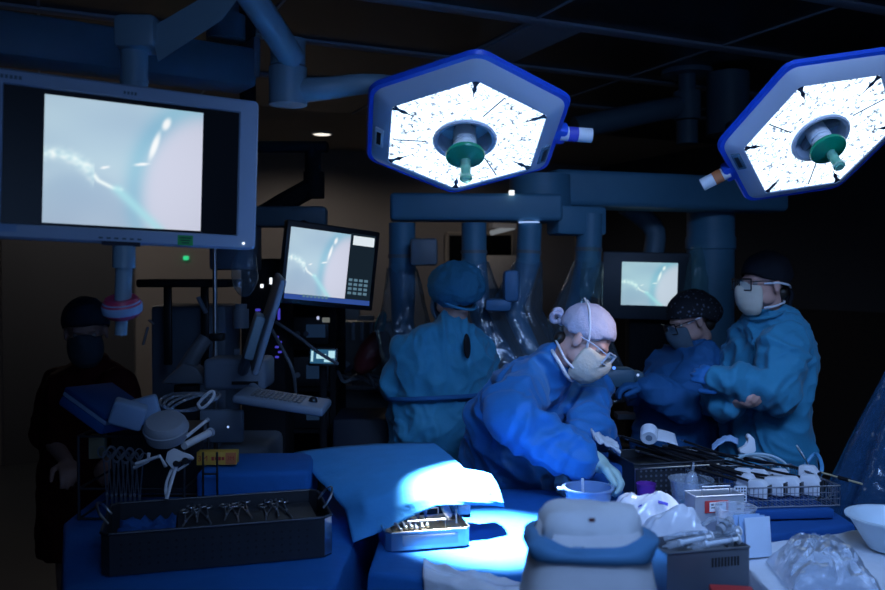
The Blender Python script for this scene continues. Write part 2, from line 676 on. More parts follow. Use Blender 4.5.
# back tube lamp, cabinets
a, b = Pn(491, 233, 8.2), Pn(514, 227, 8.2)
t = thing('tube_lamp', 'pale linear ceiling lamp seen between the robot arms', 'ceiling light', a)
part('diffuser', G().cyl(a, b, 0.028, n=12), emit('tube_glow', (0.75, 0.82, 0.9), 0.22), t)
part('lamp_housing', G().box((0, 0, 0.045), ((b - a).length, 0.09, 0.05), frame(b - a, V((0, 0, 1)), (a + b) / 2)), M['white_plastic'], t)
a = Pn(497, 272, 8.35)
g = G().box((0, 0, 0), (0.36, 0.3, 0.36), frame(UX, V((0, 0, 1)), a), bev=0.01)
t = thing('wall_cabinet', 'pale wall cabinet under the dark window behind the robot arms', 'cabinet', a)
part('cabinet_body', g, mat('cabinet_pale', (0.62, 0.58, 0.52), 0.5), t)
part('handle', G().box((0, -0.165, -0.1), (0.02, 0.03, 0.1), frame(UX, V((0, 0, 1)), a)), M['steel_dull'], t)

# exit-like green led and shelf behind the big monitor
a = Pn(186, 258, BACK - .01)
solo('wall_sign_lamp', G().box((0, 0, 0), (.05, .04, .04), frame(UX, V((0, 0, 1)), a), bev=.01), M['led_green'], 'tiny green glowing lamp on the dark back wall under the big monitor', 'indicator light')


# ================================================================== surgical lights
def hexa(R, cr, n=5, rot=0.0):
    out = []
    for i in range(6):
        a = PI / 3 * i + rot
        c = V((math.cos(a), math.sin(a))) * (R - cr / math.cos(PI / 6))
        for j in range(n + 1):
            b = a - PI / 6 + PI / 3 * j / n
            out.append((c.x + cr * math.cos(b), c.y + cr * math.sin(b)))
    return out


def hring(R, cr, z):
    return [V((x, y, z)) for x, y in hexa(R, cr)]


def surgical_light(mw, label, band):
    t = thing('surgical_light', label, 'surgical light', mw)

    def p(nm, g, m, par=t, **k):
        return link(nm, g.bm, m, par, local=True, **k)
    g = G().loft([hring(.10, .03, -.075), hring(.20, .05, -.062), hring(.295, .06, -.032), hring(.325, .06, -.018)])
    p('housing', g, M['boom'])
    g = G().loft([hring(.318, .055, -.022), hring(.336, .055, -.020), hring(.343, .055, -.010), hring(.338, .055, .002), hring(.322, .055, .004), hring(.318, .055, -.012)], cap=False)
    p('rim', g, M['blue_rim'])
    g = G().loft([hring(.324, .055, -.03), hring(.324, .055, .003), hring(.318, .052, .009), hring(.268, .018, .036), hring(.262, .016, .036), hring(.258, .016, .030)], cap=False)
    bz = p('bezel', g, mat('lamp_face_enamel', (0.46, 0.52, 0.64), 0.4, var=0.03))
    # lens panel : hexagon with a round hole
    n = 72
    oh = []
    for i in range(n):
        a = 2 * PI * i / n
        k6 = (a % (PI / 3)) - PI / 6
        rr = .262 * math.cos(PI / 6) / math.cos(k6)
        oh.append(V((rr * math.cos(a), rr * math.sin(a), .033)))
    ih = [V((.093 * math.cos(2 * PI * i / n), .093 * math.sin(2 * PI * i / n), .033)) for i in range(n)]
    md = [a * .6 + b * .4 for a, b in zip(oh, ih)]
    lp = p('lens_panel', G().loft([oh, md, ih], cap=False), M['lens'], smooth=False)
    g = G()
    for i in range(6):
        a = PI / 3 * i + PI / 6
        d = V((math.cos(a), math.sin(a), 0))
        s = V((-d.y, d.x, 0))
        if i % 2 == 0:
            g = G()
            g.box((0, 0, 0), (.10, .0035, .002), frame(d, V((0, 0, 1)), d * .165 + s * .02 + V((0, 0, .0345))))
            p('lens_seam', g, M['ink'], lp)
    for i in range(6):
        a = PI / 3 * i
        d = V((math.cos(a), math.sin(a), 0))
        g = G().prism([(.022, -.012), (.022, .012), (.004, .004), (-.012, .007), (-.026, .002), (-.050, 0), (-.026, -.002), (-.012, -.007), (.004, -.004)], -.001, .001, frame(d, V((0, 0, 1)), d * .235 + V((0, 0, .0345))))
        p('corner_bracket', g, M['ink'], lp)
    # hub
    g = G().lathe([(.094, .030), (.098, .040), (.093, .045), (.083, .043), (.079, .030), (.079, -.02)], 48)
    p('hub_ring', g, mat('hub_ring_enamel', (0.45, 0.52, 0.66), 0.4))
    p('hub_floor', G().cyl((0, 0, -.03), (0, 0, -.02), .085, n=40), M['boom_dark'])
    g = G()
    for i in range(3):
        a = 2 * PI / 3 * i + .3
        g.box((.05, 0, -.005), (.06, .022, .02), Matrix.Rotation(a, 4, 'Z'), bev=.004)
    p('hub_spokes', g, M['grey_plastic'])
    hd = p('handle_socket', G().lathe([(.0, -.02), (.034, -.02), (.036, .04), (.033, .044), (.036, .052), (.033, .058), (.036, .068), (.034, .085), (0, .085)], 28), M['white_plastic'])
    hg = p('handle_flange', G().lathe([(0, .080), (.040, .080), (.056, .086), (.060, .094), (.058, .100), (.046, .106), (.030, .112), (.022, .116), (0, .116)], 40), M['green'])
    p('handle_grip', G().lathe([(0, .112), (.017, .112), (.0155, .125), (.0155, .165), (.019, .17), (.019, .180), (.014, .186), (0, .187)], 24), M['green_clear'])
    # side grip on one edge
    d = V((math.cos(-.55), math.sin(-.55), 0))
    q = V((0, 0, -.015))
    p('side_mount', G().box((0, 0, 0), (.05, .07, .04), frame(d, V((0, 0, 1)), d * .295 + q), bev=.01), M['blue_rim'])
    sg = p('side_grip', G().cyl(d * .30 + q, d * .40 + q, .0225, n=28), M['white_plastic'])
    p('grip_band', G().cyl(d * .325 + q, d * .355 + q, .0232, n=28), band, sg)
    # control slot on the opposite edge
    for a0, dz in ((PI - .42, 0), (-.78, 0)):
        d2 = V((math.cos(a0), math.sin(a0), 0))
        nrm = V((math.cos(round(a0 / (PI / 3) - .5) * PI / 3 + PI / 6), math.sin(round(a0 / (PI / 3) - .5) * PI / 3 + PI / 6), 0))
        f = frame(nrm.cross(V((0, 0, 1))), (nrm * .5 + V((0, 0, 1))), nrm * .258 + nrm.cross(V((0, 0, 1))) * (d2 - nrm * d2.dot(nrm)).dot(nrm.cross(V((0, 0, 1)))) * .28 + V((0, 0, .0215)))
        s = p('control_panel', G().box((0, 0, 0), (.085, .030, .008), f, bev=.003), M['label_white'] if a0 > 0 else M['boom_dark'])
        p('slot', G().box((0, 0, .004), (.055, .013, .004), f), M['black'], s)
    return t


L1 = V((.9116, -.3542, .2085)), V((.0118, -.4846, -.8747))
C1 = V((.0671, 2.636, 2.1415))
MW1 = frame(L1[0], L1[1], C1)
light1 = surgical_light(MW1, 'lit surgical light head with violet-banded side grip above the bending nurse', M['violet_band'])
C2 = V((1.2473, 2.8879, 2.1821))
L2 = V((-.4439, .6245, -.6427)), V((.1505, -.655, -.7405))
MW2 = frame(L2[0], L2[1], C2)
light2 = surgical_light(MW2, 'lit surgical light head with orange-banded side grip, cut by the right edge', M['orange'])
# suspension of the first head
b1 = MW1 @ V((0, 0, -.08))
j0, j1 = P(288, 40, 2.75), P(288, 105, 2.75)
g = G().cyl(j0, P(288, 66, 2.75), .055, n=28).cyl(P(288, 68, 2.75), j1, .060, n=28)
part('joint_drum', g, M['boom'], light1)
part('spring_arm', G().tube([P(232, -30, 2.45), P(262, 12, 2.55), P(292, 58, 2.72)], .042, n=14, sm=4), M['boom'], light1)
part('cross_arm', G().tube([P(296, 91, 2.75), P(330, 88, 2.75), P(378, 84, 2.8), b1 + V((0, .02, .05))], lambda q: .040 - .012 * q, n=14, sm=4), M['boom'], light1)
part('yoke', G().tube([b1 + V((0, .02, .07)), b1 + V((0, 0, .02)), MW1 @ V((0, 0, -.05))], .035, n=14, sm=3), M['boom'], light1)
# suspension of the second head (ceiling column behind it)
b2 = MW2 @ V((0, 0, -.06))
ctop = P(728, 70, 5.45)
ctop.z = CEIL
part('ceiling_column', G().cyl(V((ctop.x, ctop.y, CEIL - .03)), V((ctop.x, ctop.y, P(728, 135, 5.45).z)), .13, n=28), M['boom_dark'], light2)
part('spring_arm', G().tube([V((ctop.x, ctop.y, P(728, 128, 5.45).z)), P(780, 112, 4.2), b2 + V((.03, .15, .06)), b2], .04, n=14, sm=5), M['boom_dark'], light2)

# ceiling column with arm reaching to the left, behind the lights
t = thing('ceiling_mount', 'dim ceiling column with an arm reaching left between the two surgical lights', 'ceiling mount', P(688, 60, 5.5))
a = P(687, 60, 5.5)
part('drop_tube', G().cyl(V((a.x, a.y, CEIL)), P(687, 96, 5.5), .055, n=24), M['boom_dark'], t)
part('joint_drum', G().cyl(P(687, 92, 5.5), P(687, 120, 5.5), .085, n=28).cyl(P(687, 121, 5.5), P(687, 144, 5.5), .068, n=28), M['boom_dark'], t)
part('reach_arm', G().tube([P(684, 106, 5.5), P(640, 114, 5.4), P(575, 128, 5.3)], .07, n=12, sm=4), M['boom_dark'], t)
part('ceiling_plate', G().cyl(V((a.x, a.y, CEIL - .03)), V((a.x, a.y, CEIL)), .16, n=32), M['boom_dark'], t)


# ================================================================== monitors
def picture_col(u, v):
    r, g_, b = 176, 203, 222
    s = noise.noise(V((u * 3, v * 3, 1))) * 12
    r, g_, b = r + s, g_ + s, b + s * .6
    k = max(0, min(1, (.55 - v) * 1.2 + (u - .3) * .2))
    r += 12 * k
    # tissue lobe on the right
    d = math.hypot((u - 1.05) / .50, (v - .28) / .78)
    e = 1 / (1 + math.exp((d - .86) * 22))
    r, g_, b = r + (208 - r) * e, g_ + (212 - g_) * e, b + (232 - b) * e
    # teal shade along it
    w = math.exp(-((d - 1.0) / .13) ** 2)
    r, g_, b = r - 30 * w, g_ - 10 * w, b - 5 * w
    # lower left fold
    d2 = math.hypot((u - .22) / .34, (v - .05) / .40)
    e2 = 1 / (1 + math.exp((d2 - .9) * 16))
    r, g_, b = r - 14 * e2, g_ - 12 * e2, b - 8 * e2
    # bright thread
    pts = [(0, .54), (.09, .55), (.18, .52), (.27, .45), (.33, .36), (.42, .31), (.47, .30)]
    best = 9
    for (x0, y0), (x1, y1) in zip(pts, pts[1:]):
        dx, dy = x1 - x0, y1 - y0
        tt = max(0, min(1, ((u - x0) * dx + (v - y0) * dy) / (dx * dx + dy * dy)))
        best = min(best, math.hypot(u - x0 - tt * dx, v - y0 - tt * dy))
    wd = .045 if u < .3 else .014
    h = math.exp(-(best / wd) ** 2)
    sp = .65 + .7 * noise.noise(V((u * 26, v * 26, 4)))
    h *= sp if u < .3 else 1
    r, g_, b = r + (244 - r) * h - 40 * h * (u < .3) * (1 - sp), g_ + (255 - g_) * h, b + (255 - b) * h
    # cyan ridge from the thread to the bottom
    x0, y0, x1, y1 = .45, .30, .72, 0
    dx, dy = x1 - x0, y1 - y0
    tt = max(0, min(1, ((u - x0) * dx + (v - y0) * dy) / (dx * dx + dy * dy)))
    q = math.exp(-(math.hypot(u - x0 - tt * dx, v - y0 - tt * dy) / .035) ** 2)
    r, g_, b = r + (170 - r) * q * .8, g_ + (226 - g_) * q * .8, b + (236 - b) * q * .8
    for cx, cy, sx, sy, an in ((.755, .87, .026, .055, -.3), (.68, .68, .022, .12, -.25), (.60, .52, .05, .012, .2), (.37, .47, .03, .010, .3)):
        x, y = u - cx, v - cy
        xx, yy = x * math.cos(an) + y * math.sin(an), -x * math.sin(an) + y * math.cos(an)
        hh = math.exp(-((xx / sx) ** 2 + (yy / sy) ** 2) ** 2)
        r, g_, b = r + (250 - r) * hh, g_ + (253 - g_) * hh, b + (255 - b) * hh
    vg = 1 - .10 * ((u - .5) ** 2 + (v - .5) ** 2)
    f = lambda c: max(0, min(1, c * vg / 255)) ** 2.2
    return f(r), f(g_), f(b)


def picture(name, w, h, mw, parent, tint=(1, 1, 1), n=110):
    g = G().grid(lambda u, v: ((u - .5) * w, (v - .5) * h, 0), n, int(n * h / w))
    uv = [(v.co.x / w + .5, v.co.y / h + .5) for v in g.bm.verts]
    g.bm.transform(mw)
    g.bm.transform(WM[parent.name].inverted())
    me = bpy.data.meshes.new(name)
    g.bm.to_mesh(me)
    g.bm.free()
    at = me.color_attributes.new('col', 'FLOAT_COLOR', 'POINT')
    for i, (u, v) in enumerate(uv):
        c = picture_col(u, v)
        at.data[i].color = (c[0] * tint[0], c[1] * tint[1], c[2] * tint[2], 1)
    me.materials.append(M['picture'])
    o = bpy.data.objects.new(name, me)
    COL.objects.link(o)
    o.parent = parent
    WM[o.name] = WM[parent.name]
    return o


def mframe(tl, tr, bl):
    x = tr - tl
    z = x.cross(tl - bl)
    return frame(x, z, (tr + bl) / 2), x.length, (tl - bl).length


def plane_uv(mw, px, py):
    """local coordinates where the ray through a pixel meets the screen plane"""
    inv = mw.inverted()
    o = inv @ V((0, 0, CAMZ))
    d = inv.to_3x3() @ ray(px, py)
    s = -o.z / d.z
    return o + d * s


# --- big monitor
mw, W_, H_ = mframe(P(-13, 66, 1.87), P(267, 103, 2.175), P(-38, 236, 1.845))
t = thing('wall_monitor', 'big pale-bezelled monitor showing a white endoscope picture, top left', 'monitor', mw)
t.name = 'monitor'
WM[t.name] = mw


def mp(nm, g, m, par=None, **k):
    return link(nm, g.bm, m, par or t, local=True, **k)


fr = G()
o_ = [(-W_ / 2, -H_ / 2), (W_ / 2, -H_ / 2), (W_ / 2, H_ / 2), (-W_ / 2, H_ / 2)]
i_ = [plane_uv(mw, *q) for q in ((2, 219), (232, 238), (244, 114), (3, 83))]
sx0, sx1, sy0, sy1 = (i_[0].x + i_[3].x) / 2, (i_[1].x + i_[2].x) / 2, (i_[0].y + i_[1].y) / 2, (i_[2].y + i_[3].y) / 2


def rr(x0, x1, y0, y1, r, z, n=4):
    out = []
    for cx, cy, a in ((x1 - r, y1 - r, 0), (x0 + r, y1 - r, PI / 2), (x0 + r, y0 + r, PI), (x1 - r, y0 + r, 1.5 * PI)):
        for j in range(n + 1):
            b = a + PI / 2 * j / n
            out.append(V((cx + r * math.cos(b), cy + r * math.sin(b), z)))
    return out


g = G().loft([rr(-W_ / 2 + .01, W_ / 2 - .01, -H_ / 2 + .01, H_ / 2 - .01, .012, -.05), rr(-W_ / 2, W_ / 2, -H_ / 2, H_ / 2, .012, -.04),
              rr(-W_ / 2, W_ / 2, -H_ / 2, H_ / 2, .012, -.004), rr(-W_ / 2 + .005, W_ / 2 - .005, -H_ / 2 + .005, H_ / 2 - .005, .010, .003),
              rr(sx0 - .003, sx1 + .003, sy0 - .003, sy1 + .003, .004, .003), rr(sx0, sx1, sy0, sy1, .003, -.004)], cap=True)
bz = mp('bezel', g, mat('monitor_bezel_grey', (0.36, 0.48, 0.66), 0.45, var=0.04))
mp('screen_glass', G().box(((sx0 + sx1) / 2, (sy0 + sy1) / 2, -.003), (sx1 - sx0, sy1 - sy0, .002)), M['glass_black'])
q_ = [plane_uv(mw, *q) for q in ((46, 93), (205, 114), (199, 235), (41, 218))]
px0, px1, py0, py1 = (q_[0].x + q_[3].x) / 2, (q_[1].x + q_[2].x) / 2, (q_[2].y + q_[3].y) / 2, (q_[0].y + q_[1].y) / 2
picture('picture', px1 - px0, py1 - py0, mw @ Matrix.Translation(V(((px0 + px1) / 2, (py0 + py1) / 2, -.0012))), t)
# buttons, stickers, led, maker's plate
c = plane_uv(mw, 121, 243)
g = G()
for i in range(6):
    g.box((c.x - .045 + i * .017, c.y + .010, .0035), (.009, .004, .002))
mp('button', g, M['boom_dark'], bz)
mp('display_strip', G().box((c.x, c.y - .002, .0035), (.085, .010, .002)), M['ink'], bz)
c = plane_uv(mw, 185, 240.5)
s = mp('sticker', G().box((c.x, c.y, .0035), (.036, .024, .001)), M['label_green'], bz)
g = G()
for i in range(3):
    g.box((c.x, c.y + .006 - i * .006, .0042), (.026 - .004 * i, .0022, .0006))
mp('sticker_print', g, M['ink'], s)
c = plane_uv(mw, 243, 243.5)
mp('power_light', G().cyl((c.x, c.y, .003), (c.x, c.y, .006), .003, n=16), M['led_white'], bz)
c = plane_uv(mw, 10, 77)
g = G()
for i in range(5):
    g.box((c.x - .016 + i * .009, c.y, .0035), (.006, .008, .001))
mp('maker_plate', g, M['boom_dark'], bz)
c = plane_uv(mw, 130, 93.5)
g = G()
for i in range(4):
    g.box((c.x - .012 + i * .008, c.y, .0035), (.005, .007, .001))
mp('maker_mark', g, M['boom_dark'], bz)
c = plane_uv(mw, 8, 228)
mp('type_label', G().box((c.x, c.y, .0035), (.034, .016, .001)), M['paper_blue'], bz)
# lower control stem with a ring handle
ys = 2.02
part('stem_collar', G().tube([P(124, 246, ys), P(124, 268, ys)], .026, n=20, sm=1), M['boom'], t)
part('stem', G().cyl(P(124, 264, ys), P(123, 302, ys), .019, n=24), M['boom'], t)
c = P(122, 306, ys)
hd = part('ring_handle', G().lathe([(.016, -.020), (.034, -.026), (.044, -.016), (.045, .006), (.036, .020), (.016, .018)], 32, Matrix.Translation(c) @ Matrix.Rotation(.30, 4, 'X')), mat('ring_magenta', (0.55, 0.05, 0.12), 0.4), t)
part('ring_label', G().lathe([(.0410, -.0175), (.0455, -.013), (.0465, .003), (.0410, .0125)], 32, Matrix.Translation(c) @ Matrix.Rotation(.30, 4, 'X')), M['paper_blue'], hd)
part('stem_tip', G().cyl(P(122, 312, ys), P(121, 335, ys), .014, n=20), M['boom'], t)
# its suspension
yb = 2.2
part('post', G().cyl(P(134, 92, yb), P(134, 52, yb), .034, n=28).cyl(P(134, 83, yb), P(134, 80, yb), .036, n=28), M['boom'], t)
part('elbow', G().box(P(140, 35, yb), (.105, .10, .085), bev=.016), M['boom'], t)
part('lift_arm', G().loft([[P(152, 60, yb - .02), P(166, 63, yb - .02), P(166, 63, yb + .07), P(152, 60, yb + .07)],
                           [P(150, 24, yb - .02), P(160, 22, yb - .02), P(160, 22, yb + .07), P(150, 24, yb + .07)],
                           ][:0] or [[P(150, 28, yb - .03), P(158, 62, yb - .03), P(158, 62, yb + .06), P(150, 28, yb + .06)],
                                     [P(222, -14, yb - .03), P(222, 20, yb - .03), P(222, 20, yb + .06), P(222, -14, yb + .06)],
                                     [P(262, -60, yb - .03), P(262, -34, yb - .03), P(262, -34, yb + .06), P(262, -60, yb + .06)]]), M['boom'], t)

# --- ceiling supply boom running behind it
t = thing('ceiling_boom', 'long dim blue-grey ceiling boom running behind the big monitor', 'ceiling boom', P(-40, 45, 3.0))
a, b = P(-60, 42, 2.9), P(248, 62, 3.5)
f = frame(b - a, V((0, 0, 1)), (a + b) / 2)
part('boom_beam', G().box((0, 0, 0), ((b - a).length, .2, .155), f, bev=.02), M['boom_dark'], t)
e = b
part('end_cap', G().box((0, 0, 0), (.03, .205, .16), frame(b - a, V((0, 0, 1)), b), bev=.01), M['dull_plastic'], t)
part('swivel_drum', G().cyl(P(226, 40, 3.4), P(226, 16, 3.4), .075, n=28), M['boom_dark'], t)
dt = P(226, 16, 3.4)
part('drop_tube', G().cyl(dt, V((dt.x, dt.y, CEIL)), .05, n=24), M['boom_dark'], t)

# --- second monitor, black bezel
mw, W_, H_ = mframe(P(286, 219, 3.75), P(379, 232, 3.98), P(281, 303, 3.75))
t = thing('monitor', 'black-bezelled monitor with picture and side menu, left of the standing gowned back', 'monitor', mw)
mp('bezel', G().box((0, 0, -.022), (W_, H_, .045), bev=.008), M['black'], t)
pc = [plane_uv(mw, *q) for q in ((291, 227), (351, 234), (347, 302), (286, 299))]
x0, x1, y0, y1 = pc[0].x, pc[1].x, (pc[2].y + pc[3].y) / 2 + .02, (pc[0].y + pc[1].y) / 2
picture('picture', x1 - x0, y1 - y0, mw @ Matrix.Translation(V(((x0 + x1) / 2, (y0 + y1) / 2, .0025))), t, n=70)
e1 = emit('menu_dark', (0.008, 0.016, 0.026), 1)
e2 = emit('menu_blue', (0.03, 0.075, 0.30), 1)
e3 = emit('menu_cell', (0.10, 0.19, 0.26), 1)
xr = W_ / 2 - .022
me_ = mp('menu_panel', G().box(((x1 + xr) / 2, (y0 + y1) / 2 - .003, .001), (xr - x1, y1 - y0 + .02, .002)), e1, t)
mp('title_box', G().box(((x1 + xr) / 2 + .004, y1 - .024, .0024), (xr - x1 - .02, .042, .001)), M['led_white'] if False else emit('menu_white', (.72, .80, .86), 1), me_)
g = G()
for i in range(4):
    for j in range(4):
        g.box((x1 + .02 + i * .026, y0 + .028 + j * .020, .0024), (.018, .012, .001))
mp('menu_cell', g, e3, me_)
mp('status_bar', G().box(((x0 + xr) / 2, y0 - .012, .0030), (xr - x0, .022, .001)), e2, me_)
g = G()
for i in range(7):
    g.box((x0 + .09 + i * .018, y0 - .004, .0038), (.012, .012, .001))
mp('status_icons', g, e3, me_)
# arm for it, dark silhouettes against the wall
ya = 4.3
t2 = t
part('arm_bar', G().box((P(250, 147, ya) + P(322, 147, ya)) / 2, (.42, .07, .05), bev=.01), M['black_matte'], t2)
part('arm_drop', G().cyl(P(313, 148, ya), P(313, 198, ya), .04, n=20).cyl(P(314, 172, ya), P(314, 198, ya), .052, n=20), M['black_matte'], t2)
part('arm_link', G().tube([P(314, 186, ya), P(280, 205, ya), P(252, 222, ya)], .052, n=10, sm=3), M['black_matte'], t2)
part('arm_bracket', G().box((P(252, 212, 4.1) + P(318, 222, 4.1)) / 2, (.40, .09, .10), bev=.02), M['boom_dark'], t2)
part('mount_post', G().tube([mw @ V((0, 0, -.04)), mw @ V((0, .05, -.10)), P(300, 219, 4.1)], .03, n=10, sm=3), M['black_matte'], t2)
a = P(248, 147, ya)
part('arm_riser', G().cyl(a, V((a.x, a.y, CEIL)), .04, n=18), M['black_matte'], t2)

# --- third monitor on a cart, behind the seated robot column
mw, W_, H_ = mframe(P(612, 253, 4.95), P(690, 255, 4.95), P(610, 317, 4.95))
t = thing('monitor', 'small lit monitor in a dark wide frame beside the tall robot column', 'monitor', mw)
mp('bezel', G().box((0, 0, -.03), (W_ + .10, H_ + .02, .06), bev=.01), mat('dark_blue_bezel', (0.035, 0.045, 0.06), 0.5), t)
pc = [plane_uv(mw, *q) for q in ((622, 262), (678, 263), (677, 307), (621, 304.5))]
picture('picture', pc[1].x - pc[0].x, pc[0].y - pc[3].y + .004, mw @ Matrix.Translation(V(((pc[0].x + pc[1].x) / 2, (pc[0].y + pc[3].y) / 2, .0025))), t, tint=(.86, .98, .93), n=70)
a = P(652, 250, 5.05)
part('monitor_arm', G().tube([P(652, 262, 5.05), P(655, 232, 5.05), P(640, 215, 5.05), P(625, 205, 5.0)], .06, n=12, sm=4), M['boom_dark'], t)
b = P(652, 316, 5.1)
part('cart_column', G().box((b.x, b.y, b.z / 2), (.30, .12, b.z - .02), bev=.02), M['black_matte'], t)
part('cart_base', G().box((b.x, b.y, .09), (.55, .45, .16), bev=.03), M['black_matte'], t)
g = G()
for i in range(4):
    g.box((b.x - .02, b.y - .09, .5 + i * .19), (.42, .12, .03))
part('cart_shelf', g, M['dull_plastic'], t)


# ================================================================== draped surgical robot
def fold(p, n, amp, f=9, off=0.0):
    return p + n * (amp * ridge(V((p.x * f, p.y * f, p.z * f * .25)), off))


rb = thing('surgical_robot', 'ceiling-high blue-lit surgical robot with draped hanging arms behind the team', 'surgical robot', V((1.42, 5.0, 0)))
cx = P(710, 300, 5.0).x
part('column', G().lathe([(.0, .15), (.135, .15), (.135, P(710, 250, 5).z), (.142, P(710, 249, 5).z), (.142, P(710, 238, 5).z), (.135, P(710, 236, 5).z), (.135, P(710, 206, 5).z), (0, P(710, 206, 5).z)], 36, Matrix.Translation(V((cx, 5.0, 0)))), M['robot'], rb)
part('cart_base', G().box((cx, 5.0, .14), (.9, 1.0, .26), bev=.06, seg=3), M['robot'], rb)
a, b = P(545, 190, 4.55), P(775, 196, 5.0)
part('overhead_boom', G().box((0, 0, 0), ((b - a).length, .26, .19), frame(b - a, V((0, 0, 1)), (a + b) / 2 + V((0, 0, .0))), bev=.03, seg=3), M['robot'], rb)
part('boom_head', G().cyl(P(540, 176, 4.5), P(540, 222, 4.5), .16, n=36), M['robot'], rb)
a, b = P(390, 208, 4.3), P(560, 208, 4.35)
part('arm_beam', G().box((0, 0, 0), ((b - a).length, .18, .135), frame(b - a, V((0, 0, 1)), (a + b) / 2), bev=.02, seg=3), M['robot'], rb)
g = G()
a, b = P(552, 216, 4.4), P(600, 226, 4.5)
g.box((0, 0, 0), ((b - a).length, .14, .15), frame(b - a, V((0, 0, 1)), (a + b) / 2), bev=.02)
part('end_block', g, M['robot'], rb)
c = P(529, 222.5, 4.28)
part('ring_light', G().torus(.045, .008, Matrix.Translation(c) @ Matrix.Scale(.5, 4, V((0, 0, 1)))), M['led_soft'], rb)
part('beam_lamp', G().box(P(511.5, 193, 4.24), (.024, .06, .022)), emit('lamp_square_white', (.9, .95, 1), 1.2), rb)
# four hanging arms : column, knee, lower link; each wrapped in film
ARMS = [((402, 223, 4.3), (402, 268, 4.3), (404, 330, 4.25), (432, 395, 4.2), .066),
        ((474, 223, 4.3), (474, 262, 4.3), (482, 320, 4.3), (520, 380, 4.25), .062),
        ((530, 223, 4.3), (528, 262, 4.3), (515, 310, 4.25), (545, 385, 4.2), .060),
        ((590, 214, 4.45), (588, 262, 4.45), (575, 320, 4.4), (600, 400, 4.2), .066)]
for (a, b, c, d, r) in ARMS:
    A, B, C_, D = P(*a), P(*b), P(*c), P(*d)
    h = part('arm', G().cyl(A, B, r, n=24).ball(B, r * 1.05), M['robot'], rb)
    part('arm_collar', G().cyl(B + (A - B) * .30, B + (A - B) * .22, r * 1.08, n=24), M['dull_plastic'], h)
    part('arm_link', G().tube([B, (B + C_) / 2, C_, (C_ + D) / 2, D], lambda q, r=r: r * (1.0 - .35 * q), n=16, sm=5), M['robot'], h)

    def fl(u, v, B=B, C_=C_, D=D, r=r, k=a[0]):
        th = 2 * PI * u
        if v < .5:
            p = B.lerp(C_, v / .5)
        else:
            p = C_.lerp(D, (v - .5) / .5)
        w = r * 1.12 + .085 * min(1, v * 1.3) + .025 * ridge(V((math.cos(th) * 1.6, math.sin(th) * 1.6, k + v * 2.2))) * min(1, .2 + v)
        q = p + V((math.cos(th) * w, math.sin(th) * w * .8, 0))
        return q + V((0, 0, .012 * noise.noise(V((u * 9, v * 5, k)))))
    part('drape', G().grid(fl, 48, 14), M['film'], h)
part('tool_block', G().box(P(511, 286, 4.1), (.075, .10, .15), bev=.02).box(P(498, 305, 4.1), (.13, .08, .06), bev=.02), mat('robot_blue_block', (0.08, 0.22, 0.42), 0.5), rb)
# crumpled glinting film tails
for (px, y0, y1, yy, wd, nm) in ((592, 246, 298, 4.15, .07, 'beside the robot arm nearest the lit small monitor'), (697, 246, 330, 4.75, .09, 'on the tall robot column')):
    def fn(u, v, px=px, y0=y0, y1=y1, yy=yy, wd=wd):
        p = P(px, y0 + (y1 - y0) * v, yy)
        w = wd * (.45 + .55 * math.sin(min(1, v * 1.4) * PI / 2))
        return p + V(((u - .5) * w * 1.6, -.05 * math.cos((u - .5) * 3) + .022 * ridge(V((u * 3, v * 4, px))), .02 * noise.noise(V((u * 3, v * 2, px + 3)))))
    part('film_tail', G().grid(fn, 20, 26), M['film_teal'], rb)
# small grey control box on the first arm
part('control_box', G().box(P(424, 252, 4.15), (.13, .08, .13), bev=.015), M['dull_plastic'], rb)
# patient side console piece with blue leds
t = rb
part('cannula_block', G().box(P(612, 377, 3.95), (.20, .12, .09), bev=.025).box(P(630, 376, 3.98), (.12, .10, .05), bev=.02), mat('robot_lower', (0.05, 0.12, 0.18), 0.45), t)
for (px, py, r) in ((614, 368, .0075), (638, 375, .006)):
    part('status_light', G().ball(P(px, py, 3.86), r), M['led_blue'] if px == 614 else M['led_soft'], t)

# ================================================================== people
def limb(g, pts, rad):
    """tapered limb through the joints, closed pieces for fusing"""
    for i, (p, r) in enumerate(zip(pts, rad)):
        g.ball(p, r, u=14, v=10)
        if i:
            g.cyl(pts[i - 1], p, rad[i - 1], r, n=14)
    return g


